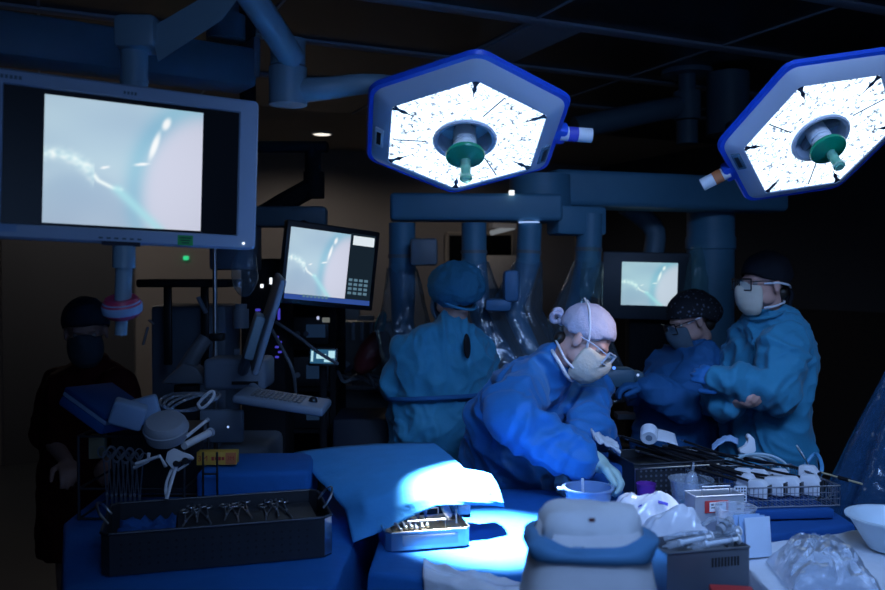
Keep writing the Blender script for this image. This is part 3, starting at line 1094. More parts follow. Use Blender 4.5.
def hand(g, wrist, d, nrm, side, curl=(.5, .6, .5), grow=0.0, sc=1.0, spread=.05):
    """palm, four unequal bent fingers and a thumb leaving the side of the palm; nrm points out of the palm side"""
    d = d.normalized()
    nrm = (nrm - d * nrm.dot(d)).normalized()
    s = d.cross(nrm) * side
    f = frame(d, nrm, V((0, 0, 0)))

    def at(o):
        mm = Matrix.Identity(4)
        for i in range(3):
            mm[i][0], mm[i][1], mm[i][2], mm[i][3] = d[i], s[i], nrm[i], o[i]
        return mm
    g.ball((0, 0, 0), ((.050 + grow) * sc, (.041 + grow) * sc, (.017 + grow) * sc), at(wrist + d * .048 * sc))
    g.ball((0, 0, 0), ((.034 + grow) * sc, (.038 + grow) * sc, (.015 + grow) * sc), at(wrist + d * .072 * sc))
    limb(g, [wrist - d * .02, wrist + d * .03 * sc], [(.026 + grow) * sc, (.026 + grow) * sc])
    for i, (o, L) in enumerate(((.030, .072), (.010, .080), (-.010, .075), (-.029, .060))):
        p = wrist + (d * (.088 - abs(o - .005) * .25) + s * o) * sc
        dd = (d + s * spread * (o / .02)).normalized()
        ax = dd.cross(nrm).normalized()
        a = 0
        pts = [p - d * .02 * sc, p]
        for j, fr_ in enumerate((.45, .30, .25)):
            a += curl[j] * (1 + .12 * i)
            q = Quaternion(ax, a)
            v = q @ dd
            if v.dot(nrm) < 0 and a < 1.5:
                v = Quaternion(ax, -a) @ dd
            p = p + v * (L * fr_ * sc)
            pts.append(p)
        r = (.0092 - .0006 * (i == 3)) * sc + grow
        limb(g, pts, [r * 1.1, r * 1.05, r, r * .93, r * .82])
    b = wrist + (d * .028 + s * .030) * sc
    t1 = (d * .65 + s * .7 + nrm * .25).normalized()
    t2 = (d * .85 + s * .2 + nrm * .45).normalized()
    limb(g, [b - s * .012 * sc, b + t1 * .036 * sc, b + t1 * .036 * sc + t2 * .030 * sc, b + t1 * .036 * sc + t2 * .052 * sc],
         [.0125 * sc + grow, .0115 * sc + grow, .0102 * sc + grow, .0085 * sc + grow])
    return g


def head(g, H):
    """skull, jaw, brow, nose, lips, ears"""
    g.ball((0, -.012, .040), (.075, .096, .084), H, u=28, v=20)
    g.ball((0, .022, -.030), (.060, .070, .078), H, u=24, v=18)
    g.ball((0, .045, -.080), (.036, .036, .030), H)
    g.ball((0, .076, .022), (.050, .018, .013), H)
    for s in (-1, 1):
        g.ball((s * .038, .058, -.022), (.022, .026, .020), H)
        g.ball((s * .050, .020, -.060), (.016, .040, .026), H)
        g.ball((s * .078, -.008, -.008), (.009, .019, .031), H, u=16, v=12)
        g.ball((s * .0815, -.014, .010), (.006, .012, .013), H, u=12, v=10)
    bm0 = G()
    limb(bm0, [V((0, .086, .012)), V((0, .103, -.018)), V((0, .110, -.032))], [.009, .0115, .0135])
    bm0.ball((-.011, .098, -.034), .009).ball((.011, .098, -.034), .009)
    bm0.ball((0, .088, -.058), (.022, .013, .007)).ball((0, .087, -.067), (.019, .013, .008))
    bm0.bm.transform(H)
    me = bpy.data.meshes.new('q')
    bm0.bm.to_mesh(me)
    bm0.bm.free()
    g.bm.from_mesh(me)
    bpy.data.meshes.remove(me)
    return g


def patch(H, cen, rad, keep, u=56, v=40, puff=None):
    """piece of a shell around the head"""
    g = G()
    g.ball((0, 0, 0), rad, u=u, v=v)
    bad = [f for f in g.bm.faces if not keep(f.calc_center_median() + V(cen))]
    bmesh.ops.delete(g.bm, geom=bad, context='FACES')
    for w in g.bm.verts:
        w.co += V(cen)
    ring_ = [w for w in g.bm.verts if w.is_boundary]
    for _ in range(7):
        new = []
        for w in ring_:
            nb = [e.other_vert(w).co for e in w.link_edges if e.is_boundary]
            new.append(w.co * .4 + sum(nb, V((0, 0, 0))) * (.6 / len(nb)) if len(nb) == 2 else w.co.copy())
        for w, q in zip(ring_, new):
            w.co = q
    if puff:
        g.bm.normal_update()
        for w in g.bm.verts:
            w.co += puff(w.co.copy(), w.normal.copy())
    g.bm.transform(H)
    return g


def ellipse(c, a, b, n=32, e=2.4):
    out = []
    for i in range(n):
        t = 2 * PI * i / n
        x, y = math.cos(t), math.sin(t)
        x = math.copysign(abs(x) ** (2 / e), x)
        y = math.copysign(abs(y) ** (2 / e), y)
        out.append(c + a * x + b * y)
    return out


def gown(rings, lat, fwd, sleeves, amp=.008, off=0.0, voxel=.0085, f=(4, 4, 2.0)):
    """torso and sleeves fused into one garment with creases"""
    lat, fwd = lat.normalized(), fwd.normalized()
    g = G()
    rr = []
    for c, a, b in rings:
        rr.append(ellipse(V(c), lat * a, fwd * b))
    # smooth in between
    full = []
    n = len(rr)
    for k in range(len(rr[0])):
        full.append(catmull([r[k] for r in rr], 4))
    rings2 = [[full[k][j] for k in range(len(full))] for j in range(len(full[0]))]
    g.loft(rings2)
    for pts, rad in sleeves:
        limb(g, pts, rad)
    g = fuse(g, voxel, 8)
    L = [(V(a), V(b)) for pts, rad in sleeves for a, b in zip(pts, pts[1:])]

    def wv(p, nn):
        w1 = V((noise.noise(p * 2.1), noise.noise(p * 2.1 + V((7, 1, 3))), noise.noise(p * 2.1 + V((2, 9, 5))))) * .22
        pw = p + w1
        cr = lambda q, o: max(0, ridge(q, o)) ** 2.2 - .25
        d = 1.5 * amp * cr(V((pw.x * f[0], pw.y * f[1], pw.z * f[2])), off) + 1.0 * amp * cr(V((pw.x * 7, pw.y * 7, pw.z * 5 + pw.x * 5)), off + 3) + .55 * amp * cr(pw * 13, off + 6)
        d += amp * .8 * noise.noise(V((p.x * 3 + off, p.y * 3, p.z * 3)))
        # creases running round the sleeves
        best, q = 9, 0
        for a, b in L:
            t = max(0, min(1, (p - a).dot(b - a) / (b - a).length_squared))
            e = (a + (b - a) * t - p).length
            if e < best:
                best, q = e, (t * (b - a).length)
        if best < .13:
            d += amp * .75 * math.sin(q * 75 + 9 * noise.noise(p * 5)) * max(0, ridge(p * 4, off + 8)) * (1 - best / .15)
        return nn * d
    g.wave(wv)
    bmesh.ops.smooth_vert(g.bm, verts=g.bm.verts[:], factor=0.3, use_axis_x=True, use_axis_y=True, use_axis_z=True)
    return g


def strap(H, pts, r=.0035, m=6):
    return G().tube([V(p) for p in pts], r, n=6, sm=m, m=H)


def mask_shell(H, n=(.071, .094, .093), c=(0, .036, -.052), edge=.052):
    return patch(H, c, n, lambda p: p.y > edge and p.z < -.004 + .010 * (abs(p.x) < .03) and p.z > -.130,
                 puff=lambda p, nn: nn * (.0016 * math.sin(p.z * 220) * (abs(p.x) < .055) * .5 + .012 * math.exp(-((p.x / .025) ** 2 + ((p.z + .025) / .03) ** 2))))


def person(label, neck, hd, hf, hu, arms, legs, skin, voxel=.0065, at=None, group=None):
    """one continuous body: legs, trunk, arms, neck and head with face; hd head centre, hf facing, hu up"""
    H = frame(hf.cross(hu), hu, hd) if False else None
    z = hu - hf * hu.dot(hf) / hf.length_squared
    z.normalize()
    y = hf.normalized()
    x = y.cross(z)
    H = Matrix.Identity(4)
    for i in range(3):
        H[i][0], H[i][1], H[i][2], H[i][3] = x[i], y[i], z[i], hd[i]
    base = at or V((neck.x, neck.y, 0))
    t = thing('person', label, 'person', base)
    g = G()
    head(g, H)
    limb(g, [H @ V((0, -.02, -.04)), H @ V((0, -.028, -.09)), neck], [.052, .049, .046])
    for pts, rad in arms:
        limb(g, pts, rad)
    for pts, rad in legs:
        limb(g, pts, rad)
    return t, g, H


def trunk(g, neck, pelvis, lat, sh=.17, mid=None):
    lat = lat.normalized()
    m = (neck * .55 + pelvis * .45)
    m = mid or m
    n1 = neck.lerp(m, .45)
    limb(g, [neck, n1], [.045, .06])
    limb(g, [n1, m], [.06, .09])
    limb(g, [m, pelvis], [.09, .10])
    n2 = neck.lerp(m, .50)
    limb(g, [n2 + lat * sh * .9, neck.lerp(m, .40), n2 - lat * sh * .9], [.034, .045, .034])
    limb(g, [pelvis + lat * .06, pelvis - lat * .06], [.10, .10])


def legs_down(pelvis, lat, fwd, foot_back=0.0):
    out = []
    lat = lat.normalized()
    for s in (-1, 1):
        hip = pelvis + lat * (.085 * s) - V((0, 0, .03))
        kn = V((hip.x, hip.y, .50)) + fwd.normalized() * .02
        an = V((hip.x, hip.y, .09)) - fwd.normalized() * .02
        out.append(([hip, kn, an], [.085, .058, .042]))
        out.append(([an - V((0, 0, .045)), an + fwd.normalized() * .15 - V((0, 0, .055))], [.042, .035]))
    return out


# ------------------------------------------------------------------ 1. bending nurse
nk = P(548, 362, 3.27)
hdc = P(584, 341, 3.20)
hf, hu = V((.74, -.34, -.58)), V((.55, -.05, .83))
lat = V((.73, .68, 0))
fwd = V((.68, -.73, 0))
pel = V((.25, 3.50, .92))
rS, rE, rW = P(521, 386, 3.15), P(512, 419, 2.97), P(592, 459, 2.91)
lS, lE, lW = P(588, 388, 3.43), P(590, 430, 3.25), P(566, 462, 3.06)
rH = (P(628, 482, 2.88) - rW).normalized()
lH = (P(560, 483, 2.98) - lW).normalized()
armr = ([rS, rE, rW], [.055, .043, .029])
arml = ([lS, lE, lW], [.055, .043, .029])
t, g, H = person('person in blue gown and pale lilac cap bending over the instrument table, gloved hand reaching', nk, hdc, hf, hu, [armr, arml], legs_down(pel, lat, fwd), M['skin'])
trunk(g, nk, pel, lat, .16, V((.30, 3.385, 1.17)))
hand(g, rW + rH * .005, rH, V((-.35, -.2, -1)), -1, curl=(.45, .75, .5))
hand(g, lW + lH * .005, lH, V((.5, -.3, -.6)), 1, curl=(.4, .6, .5))
part('body', fuse(g, .0055, 2), M['skin'], t, angle=180)
NB = 1
rings = [((.25, 3.52, .30), .24, .21), ((.25, 3.51, .70), .225, .195), ((.26, 3.48, .92), .205, .175), ((.28, 3.44, 1.07), .19, .16),
         ((.325, 3.38, 1.20), .21, .16), ((.375, 3.325, 1.315), .205, .125), ((.405, 3.295, 1.375), .125, .10), ((.430, 3.272, 1.418), .072, .070), ((.442, 3.262, 1.436), .060, .060)]
sl = [([rS + V((.02, .02, .0)), (rS + rE) / 2 + V((-.01, 0, -.005)), rE, (rE + rW) / 2 + V((0, 0, -.006)), rE.lerp(rW, .74), rE.lerp(rW, .84)], [.082, .082, .083, .076, .066, .056]),
      ([lS, lE, lE.lerp(lW, .6), lW - lH * .015], [.085, .085, .065, .045])]
gw = part('gown', gown(rings, lat, fwd, sl, amp=.021, off=1.3), M['gown_deep'], t, angle=180)
# neckline binding and tie
g = G().tube([H @ V(q) for q in ((-.062, -.055, -.105), (-.075, .0, -.118), (-.03, .05, -.142), (.04, .04, -.14), (.075, -.01, -.115), (.05, -.06, -.10), (-.02, -.075, -.10), (-.062, -.055, -.105))], .007, n=8, sm=5)
part('collar_binding', g, M['strap'], gw)
cf = G()
for W_, D_ in ((rW, rH), (lW, lH)):
    pass
# gloves
g = G()
hand(g, rW + rH * .005, rH, V((-.35, -.2, -1)), -1, curl=(.45, .75, .5), grow=.0035)
limb(g, [rE.lerp(rW, .80), rW + rH * .02], [.044, .034])
part('glove', fuse(g, .004, 2), M['glove'], t, angle=180)
g = G()
hand(g, lW + lH * .005, lH, V((.5, -.3, -.6)), 1, curl=(.4, .6, .5), grow=.0022)
limb(g, [lW - lH * .05, lW + lH * .02], [.036, .031])
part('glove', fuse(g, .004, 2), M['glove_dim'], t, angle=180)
# cap with knotted ties
kp = lambda p: p.z > .030 + .42 * (p.y) * (1 if p.y > 0 else .72) - (.018 if abs(p.x) > .06 else 0)
cp = part('cap', patch(H, (0, -.014, .044), (.082, .103, .091), kp, puff=lambda p, n: n * (.003 * ridge(p * 22) + .003 * noise.noise(p * 40))), M['cap_lilac'], t, angle=180)
solidify(cp, .004, 1)
g = G()
for s, a in ((1, .5), (-1, -.3), (1, -.1)):
    g.tube([(0, -.112, .01), (s * .02, -.135, .03 + .02 * a), (s * .03 + .005, -.150, .012 + .03 * a), (s * .012, -.140, -.012), (0, -.115, .005)], .008, n=8, sm=6, m=H)
g.ball((0, -.115, .007), .016, H)
part('tie_knot', g, M['cap_lilac'], cp)
mk = part('mask', mask_shell(H, edge=.030), M['mask'], t, angle=180)
solidify(mk, .003, 1)
g = G()
for s in (-1, 1):
    g.tube([V(q) for q in ((s * .070, .036, -.010), (s * .084, .010, .045), (s * .074, -.045, .108), (s * .03, -.09, .128))], .0045, n=6, sm=6, m=H)
    g.tube([V(q) for q in ((s * .062, .042, -.100), (s * .075, .0, -.092), (s * .064, -.050, -.070), (s * .03, -.085, -.058))], .0045, n=6, sm=6, m=H)
part('strap', g, M['strap'], mk)
g = G()
for s in (-1, 1):
    g.ball((s * .032, .066, .0), (.013, .013, .012), H, u=16, v=12)
part('eyes', g, M['eye'], t)
g = G().ball((0, -.072, -.045), (.052, .028, .030), H)
part('hair', g, M['hair'], t)


def glasses(H, t, m_frame, fr=.0028, dz=0.0):
    g = G()
    for s in (-1, 1):
        cx, w, h, y = s * .037, .031, .025, .129
        q = [(cx - w, y - abs(cx - w) * .25, -h), (cx + w, y - abs(cx + w) * .25, -h), (cx + w, y - abs(cx + w) * .25, h * .9), (cx - w, y - abs(cx - w) * .25, h * .9)]
        for a, b in zip(q, q[1:] + q[:1]):
            g.cyl(V(a) + V((0, 0, .002)), V(b) + V((0, 0, .002)), fr, n=8, m=H)
        g.tube([V((s * .065, .113, .012)), V((s * .080, .05, .014)), V((s * .083, -.005, .008))], .0024, n=6, sm=4, m=H)
    g.cyl((-.008, .128, .006), (.008, .128, .006), .0024, n=8, m=H)
    fr_ = part('spectacles', g, m_frame, t)
    g = G()
    for s in (-1, 1):
        cx, w, h, y = s * .037, .030, .024, .129
        g.loft([[V((cx - w, y - abs(cx - w) * .25, -h + .002)), V((cx - w, y - abs(cx - w) * .25, h * .9 + .002))],
                [V((cx + w, y - abs(cx + w) * .25, -h + .002)), V((cx + w, y - abs(cx + w) * .25, h * .9 + .002))]], cap=False, closed=False, m=H)
    part('lenses', g, M['lens_clear'], fr_, smooth=False)
    return fr_


glasses(H, t, mat('spectacle_frame_pale', (0.50, 0.58, 0.70), 0.3), .0036, -.004)

# ------------------------------------------------------------------ 2. gowned back with bouffant cap
nk = P(452, 318, 3.9)
hdc = P(453, 294, 3.92)
hf, hu = V((-.62, .77, -.06)), V((-.03, .05, 1))
lat, fwd = V((.95, .30, 0)), V((-.30, .95, 0))
pel = V((.0, 3.95, .95))
lS, lE, lW = P(406, 350, 3.87), P(399, 384, 3.90), P(415, 398, 4.15)
rS, rE, rW = P(480, 350, 3.98), P(486, 388, 4.05), P(478, 398, 4.27)
t, g, H = person('person with back turned in light blue gown and puffed blue cap', nk, hdc, hf, hu,
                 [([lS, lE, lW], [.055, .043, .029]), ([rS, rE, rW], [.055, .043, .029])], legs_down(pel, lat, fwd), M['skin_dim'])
trunk(g, nk, pel, lat)
hand(g, lW, fwd, V((0, 0, -1)), 1)
hand(g, rW, fwd, V((0, 0, -1)), -1)
part('body', fuse(g, .007, 2), M['skin_dim'], t, angle=180)
rings = [((.005, 3.96, .30), .31, .25), ((.0, 3.96, .75), .265, .21), ((-.005, 3.95, .98), .235, .18), ((-.01, 3.94, 1.13), .215, .165),
         ((-.01, 3.92, 1.28), .232, .155), ((.0, 3.91, 1.39), .215, .12), ((.02, 3.905, 1.470), .135, .095), ((.04, 3.90, 1.492), .074, .070), ((.043, 3.90, 1.512), .062, .060)]
sl = [([lS, lS.lerp(lE, .5), lE, lE.lerp(lW, .6), lW], [.072, .078, .076, .064, .05]),
      ([rS, rS.lerp(rE, .5), rE, rE.lerp(rW, .6), rW], [.070, .076, .075, .064, .05])]
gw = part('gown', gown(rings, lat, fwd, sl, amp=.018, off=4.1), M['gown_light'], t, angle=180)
c = P(467, 346, 3.70)
sl_ = G()
sl_.ball((0, 0, 0), (.017, .010, .055), frame(lat, V((-.05, 0, 1)), P(467, 346, 3.745)), u=16, v=12)
part('back_opening', sl_, M['black_matte'], gw)
g = G()
bel = ellipse(V((-.008, 3.942, 1.145)), lat * .250, fwd * .196, n=40)
bel.append(bel[0])
g.tube([p + V((0, 0, -.02 * math.sin(i * .15))) for i, p in enumerate(bel)], .011, n=8, sm=2)
part('belt', g, M['gown_dim'], gw)
cp = part('cap', patch(H, (0, -.028, .040), (.112, .128, .098), lambda p: p.z > -.045 + .50 * p.y * (1 if p.y > 0 else .35), u=72, v=52,
                       puff=lambda p, n: n * (.010 * ridge(V((p.x * 16, p.y * 16, p.z * 8)), 2) + .006 * ridge(p * 34, 5))), M['bouffant'], t, angle=180)
solidify(cp, .003, 1)
g = G()
ring_ = [V((.085 * math.cos(a), -.012 + .108 * math.sin(a), -.040 + .045 * math.sin(a) + .010)) for a in [2 * PI * i / 24 for i in range(25)]]
part('cap_band', g.tube(ring_, .006, n=8, sm=2, m=H), M['bouffant'], cp)
mk = part('mask', mask_shell(H), M['mask_blue'], t, angle=180)
solidify(mk, .003, 1)
part('hair', G().ball((0, -.060, -.045), (.060, .035, .035), H), M['hair'], t)
part('eyes', G().ball((-.032, .066, 0), .0125, H).ball((.032, .066, 0), .0125, H), M['eye'], t)

# ------------------------------------------------------------------ 3. man in black cap, right
nk = P(768, 316, 3.77)
hdc = P(764, 284, 3.74)
hf, hu = V((-.95, -.26, -.02)), V((.0, .0, 1))
fwd, lat = V((-.95, -.30, 0)), V((.30, -.95, 0))
pel = V((1.47, 3.83, .98))
lS, lE, lW = P(781, 344, 3.60), P(779, 394, 3.53), P(730, 383, 3.50)
rS, rE, rW = P(750, 342, 3.94), P(722, 395, 3.86), P(730, 402, 3.56)
lH = (P(700, 372, 3.50) - lW).normalized()
rH = (P(748, 404, 3.47) - rW).normalized()
t, g, H = person('person in light blue gown, black cap and cream mask standing with arms folded, right', nk, hdc, hf, hu,
                 [([lS, lE, lW], [.055, .043, .029]), ([rS, rE, rW], [.055, .043, .029])], legs_down(pel, lat, fwd), M['skin'])
trunk(g, nk, pel, lat)
hand(g, lW, lH, V((.3, .8, -.3)), 1, curl=(.3, .4, .3))
hand(g, rW, rH, V((0, .6, .5)), -1, curl=(.4, .5, .4))
part('body', fuse(g, .006, 2), M['skin'], t, angle=180)
rings = [((1.45, 3.84, .30), .26, .20), ((1.45, 3.84, .75), .225, .155), ((1.445, 3.83, 1.0), .215, .138), ((1.445, 3.82, 1.12), .205, .138),
         ((1.445, 3.80, 1.30), .212, .156), ((1.450, 3.79, 1.43), .190, .128), ((1.445, 3.78, 1.49), .13, .10), ((1.437, 3.77, 1.53), .072, .072), ((1.432, 3.765, 1.555), .060, .062)]
sl = [([lS, lS.lerp(lE, .5), lE, lE.lerp(lW, .55), lW + V((.01, 0, 0)), lW + lH * .06], [.080, .088, .090, .080, .062, .050]),
      ([rS, rS.lerp(rE, .5), rE, rE.lerp(rW, .6), rW - rH * .01], [.085, .088, .085, .070, .052])]
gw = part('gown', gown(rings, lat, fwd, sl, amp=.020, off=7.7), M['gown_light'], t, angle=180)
g = G().tube([H @ V(q) for q in ((-.072, -.03, -.125), (-.078, .03, -.138), (-.02, .065, -.150), (.05, .05, -.145), (.078, -.01, -.128), (.05, -.075, -.118), (-.03, -.085, -.118), (-.072, -.03, -.125))], .008, n=8, sm=5)
part('collar_binding', g, M['gown_light'], gw)
g = G()
hand(g, lW, lH, V((.3, .8, -.3)), 1, curl=(.3, .4, .3), grow=.002)
part('glove', fuse(g, .0045, 2), M['blue_plastic'] if False else M['gown_deep'], t, angle=180)
cp = part('cap', patch(H, (0, -.016, .046), (.085, .107, .094), lambda p: p.z > .028 + (.20 * p.y if p.y > 0 else .55 * p.y) - (.012 if abs(p.x) > .06 else 0),
                       puff=lambda p, n: n * (.005 * ridge(p * 18, 3))), M['cap_black'], t, angle=180)
solidify(cp, .004, 1)
g = G()
g.tube([(-.01, -.112, -.02), (-.015, -.130, -.045), (-.012, -.124, -.078), (-.012, -.118, -.10)], .009, n=8, sm=4, m=H)
g.tube([(.01, -.112, -.02), (.012, -.128, -.050), (.012, -.120, -.085)], .009, n=8, sm=4, m=H)
g.ball((0, -.112, -.02), .014, H)
part('tie_knot', g, M['cap_black'], cp)
mk = part('mask', mask_shell(H), M['mask'], t, angle=180)
solidify(mk, .003, 1)
g = G()
for s in (-1, 1):
    g.tube([V(q) for q in ((s * .066, .046, .004), (s * .084, .0, .006), (s * .082, -.06, -.004), (s * .03, -.112, -.018))], .0048, n=6, sm=6, m=H)
    g.tube([V(q) for q in ((s * .062, .044, -.100), (s * .070, .0, -.094), (s * .060, -.055, -.080), (s * .02, -.085, -.075))], .0048, n=6, sm=6, m=H)
part('strap', g, M['strap'], mk)
glasses(H, t, M['black'])
part('eyes', G().ball((-.032, .066, 0), .0125, H).ball((.032, .066, 0), .0125, H), M['eye'], t)
part('hair', G().ball((0, -.070, -.038), (.056, .034, .036), H), M['hair'], t)

# ------------------------------------------------------------------ 4. woman in dark patterned cap
nk = P(697, 343, 4.12)
hdc = P(690, 321, 4.10)
hf, hu = V((-.92, -.20, -.34)), V((-.25, .0, .95))
fwd, lat = V((-.96, -.20, 0)), V((.20, -.96, 0))
pel = V((1.14, 4.16, .92))
lS, lE, lW = P(702, 362, 3.96), P(682, 402, 3.86), P(646, 388, 3.84)
rS, rE, rW = P(680, 360, 4.28), P(655, 398, 4.22), P(630, 388, 4.15)
t, g, H = person('person in dull blue gown and dark patterned cap with arms stretched towards the patient', nk, hdc, hf, hu,
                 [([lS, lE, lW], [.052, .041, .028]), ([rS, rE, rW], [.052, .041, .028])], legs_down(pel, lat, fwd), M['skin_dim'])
trunk(g, nk, pel, lat, .15)
hand(g, lW, V((-1, .05, .1)), V((0, 0, -1)), 1)
hand(g, rW, V((-1, -.05, .1)), V((0, 0, -1)), -1)
part('body', fuse(g, .007, 2), M['skin_dim'], t, angle=180)
rings = [((1.14, 4.16, .30), .25, .22), ((1.14, 4.16, .72), .225, .19), ((1.13, 4.15, .95), .205, .165), ((1.125, 4.14, 1.08), .205, .160),
         ((1.14, 4.135, 1.20), .205, .160), ((1.175, 4.13, 1.30), .190, .125), ((1.195, 4.125, 1.345), .125, .09), ((1.203, 4.12, 1.38), .068, .066), ((1.205, 4.12, 1.405), .058, .058)]
sl = [([lS, lS.lerp(lE, .5), lE, lE.lerp(lW, .6), lW], [.082, .088, .085, .070, .05]),
      ([rS, rS.lerp(rE, .5), rE, rE.lerp(rW, .6), rW], [.080, .085, .082, .068, .05])]
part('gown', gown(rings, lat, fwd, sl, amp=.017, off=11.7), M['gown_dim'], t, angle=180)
for w_, s_, d_ in ((lW, 1, V((-1, .05, .1))), (rW, -1, V((-1, -.05, .1)))):
    g = G()
    hand(g, w_, d_, V((0, 0, -1)), s_, grow=.0025)
    part('glove', fuse(g, .005, 2), M['gown_dim'], t, angle=180)


def cap_print():
    m, nt, out = nodes('cap_dark_print')
    b = nt.nodes.new('ShaderNodeBsdfPrincipled')
    tc = nt.nodes.new('ShaderNodeTexCoord')
    v = nt.nodes.new('ShaderNodeTexVoronoi')
    v.inputs['Scale'].default_value = 55
    r = nt.nodes.new('ShaderNodeValToRGB')
    r.color_ramp.elements[0].position = .18
    r.color_ramp.elements[0].color = (.11, .13, .17, 1)
    r.color_ramp.elements[1].position = .34
    r.color_ramp.elements[1].color = (.008, .009, .014, 1)
    nt.links.new(tc.outputs['Object'], v.inputs['Vector'])
    nt.links.new(v.outputs['Distance'], r.inputs[0])
    nt.links.new(r.outputs[0], b.inputs['Base Color'])
    b.inputs['Roughness'].default_value = .85
    nt.links.new(b.outputs[0], out.inputs[0])
    return m


cp = part('cap', patch(H, (0, -.022, .044), (.088, .112, .095), lambda p: p.z > .022 + (.25 * p.y if p.y > 0 else .55 * p.y),
                       puff=lambda p, n: n * (.006 * ridge(p * 18, 6) + .035 * math.exp(-(((p.y + .12) / .05) ** 2 + ((p.z + .0) / .06) ** 2)))), cap_print(), t, angle=180)
solidify(cp, .004, 1)
mk = part('mask', mask_shell(H), mat('mask_shaded_teal', (0.07, 0.11, 0.15), 0.85), t, angle=180)  # mask colour darkened to stand for the shadow around her
solidify(mk, .003, 1)
part('strap', strap(H, ((-.066, .046, .004), (-.084, .0, .012), (-.082, -.06, .006))), M['strap'], mk)
part('hair', G().ball((0, -.075, -.035), (.058, .040, .045), H), M['hair'], t)
part('eyes', G().ball((-.032, .066, 0), .0125, H).ball((.032, .066, 0), .0125, H), M['eye'], t)
glasses(H, t, M['black'])

# ------------------------------------------------------------------ 5. dark figure at the far left
nk = P(88, 362, 3.6)
hdc = P(86, 332, 3.55)
hf, hu = V((.30, -.93, -.15)), V((0, -.1, 1))
fwd, lat = V((.35, -.93, 0)), V((-.93, -.35, 0))
pel = V((-1.50, 3.65, .90))
lS, lE, lW = P(118, 385, 3.5), P(132, 430, 3.45), P(118, 455, 3.32)
rS, rE, rW = P(60, 385, 3.65), P(45, 432, 3.6), P(66, 460, 3.40)
t, g, H = person('dim person in dark red scrubs, cap and mask standing in shadow at far left', nk, hdc, hf, hu,
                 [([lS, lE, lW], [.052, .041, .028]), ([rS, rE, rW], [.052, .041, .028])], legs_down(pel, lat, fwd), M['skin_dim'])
trunk(g, nk, pel, lat, .15)
hand(g, lW, V((-.3, -.8, -.3)), V((0, 0, -1)), 1)
hand(g, rW, V((.5, -.8, -.3)), V((0, 0, -1)), -1)
part('body', fuse(g, .007, 2), M['skin_dim'], t, angle=180)
rings = [((-1.50, 3.66, .52), .22, .17), ((-1.50, 3.65, .80), .21, .16), ((-1.49, 3.64, .98), .20, .15),
         ((-1.485, 3.62, 1.12), .20, .15), ((-1.48, 3.61, 1.24), .185, .12), ((-1.475, 3.60, 1.30), .13, .09), ((-1.472, 3.59, 1.34), .068, .065), ((-1.47, 3.59, 1.365), .058, .058)]
sl = [([lS, lS.lerp(lE, .5), lE], [.075, .075, .07]), ([rS, rS.lerp(rE, .5), rE], [.075, .075, .07])]
part('scrubs', gown(rings, lat, fwd, sl, amp=.008, off=15.7), M['red_scrub'], t, angle=180)
cp = part('cap', patch(H, (0, -.020, .044), (.086, .108, .094), lambda p: p.z > .028 + (.20 * p.y if p.y > 0 else .5 * p.y), puff=lambda p, n: n * (.006 * ridge(p * 18, 9))), mat('cap_in_shade', (0.012, 0.025, 0.05), 0.85), t, angle=180)  # cap colour lowered to carry the shade at far left
solidify(cp, .004, 1)
mk = part('mask', mask_shell(H), mat('mask_in_shade', (0.05, 0.08, 0.11), 0.85), t, angle=180)  # shade on the mask is put into its darker colour
solidify(mk, .003, 1)
part('hair', G().ball((0, -.068, -.035), (.058, .036, .040), H), M['hair'], t)
part('eyes', G().ball((-.032, .066, 0), .0125, H).ball((.032, .066, 0), .0125, H), M['eye'], t)

# ================================================================== draped tables
TZ = 0.93


def drape_table(name, poly, z, m, label, off, drop=.80, crease=.0045):
    c = V((sum(p[0] for p in poly) / len(poly), sum(p[1] for p in poly) / len(poly)))
    pts = []
    n = len(poly)
    for i in range(n):
        a, b = V(poly[i]), V(poly[(i + 1) % n])
        k = max(6, int((b - a).length / .02))
        for j in range(k):
            pts.append(a + (b - a) * (j / k))
    N = len(pts)
    nor = []
    for i in range(N):
        d = pts[(i + 2) % N] - pts[(i - 2) % N]
        q = V((d.y, -d.x)).normalized()
        nor.append(q)
    sgn = 1 if (pts[0] - c).dot(nor[0]) > 0 else -1
    nor = [q * sgn for q in nor]
    rings = []
    for s in (.02, .12, .25, .40, .55, .68, .80, .90, .97):
        rings.append([V((c.x + (p.x - c.x) * s, c.y + (p.y - c.y) * s, z)) for p in pts])
    rings.append([V((p.x, p.y, z)) for p in pts])
    rings.append([V((p.x + q.x * .007, p.y + q.y * .007, z - .004)) for p, q in zip(pts, nor)])
    rings.append([V((p.x + q.x * .010, p.y + q.y * .010, z - .014)) for p, q in zip(pts, nor)])
    for k in range(1, 12):
        t = k / 11
        r = []
        for i, (p, q) in enumerate(zip(pts, nor)):
            w = .010 + .009 * min(1, 2.5 * t) * (1 + math.sin(i * .42 + off + 2 * noise.noise(V((i * .05, off, 0)))))
            r.append(V((p.x + q.x * w, p.y + q.y * w, z - .014 - t * drop)))
        rings.append(r)
    g = G().loft(rings, cap=True)
    for v in g.bm.verts:
        if abs(v.co.z - z) < .0006:
            d = ridge(V((v.co.x * 3.3, v.co.y * 3.3, off)), off) * .5 + ridge(V((v.co.x * 9, v.co.y * 5, off)), off + 5) * .5
            v.co.z += crease * (d - .7)
    t = thing('draped_table', label, 'table', V((c.x, c.y, 0)))
    part('table_cover', g, m, t, angle=50)
    fr_ = G()
    for p in poly:
        q = c + (V(p) - c) * .86
        fr_.cyl((q.x, q.y, 0), (q.x, q.y, z - .05), .016, n=12)
    fr_2 = [V((c.x + (p[0] - c.x) * .86, c.y + (p[1] - c.y) * .86, .12)) for p in poly]
    for a, b in zip(fr_2, fr_2[1:] + fr_2[:1]):
        fr_.cyl(a, b, .012, n=8)
    part('table_frame', fr_, M['steel'], t)
    return t


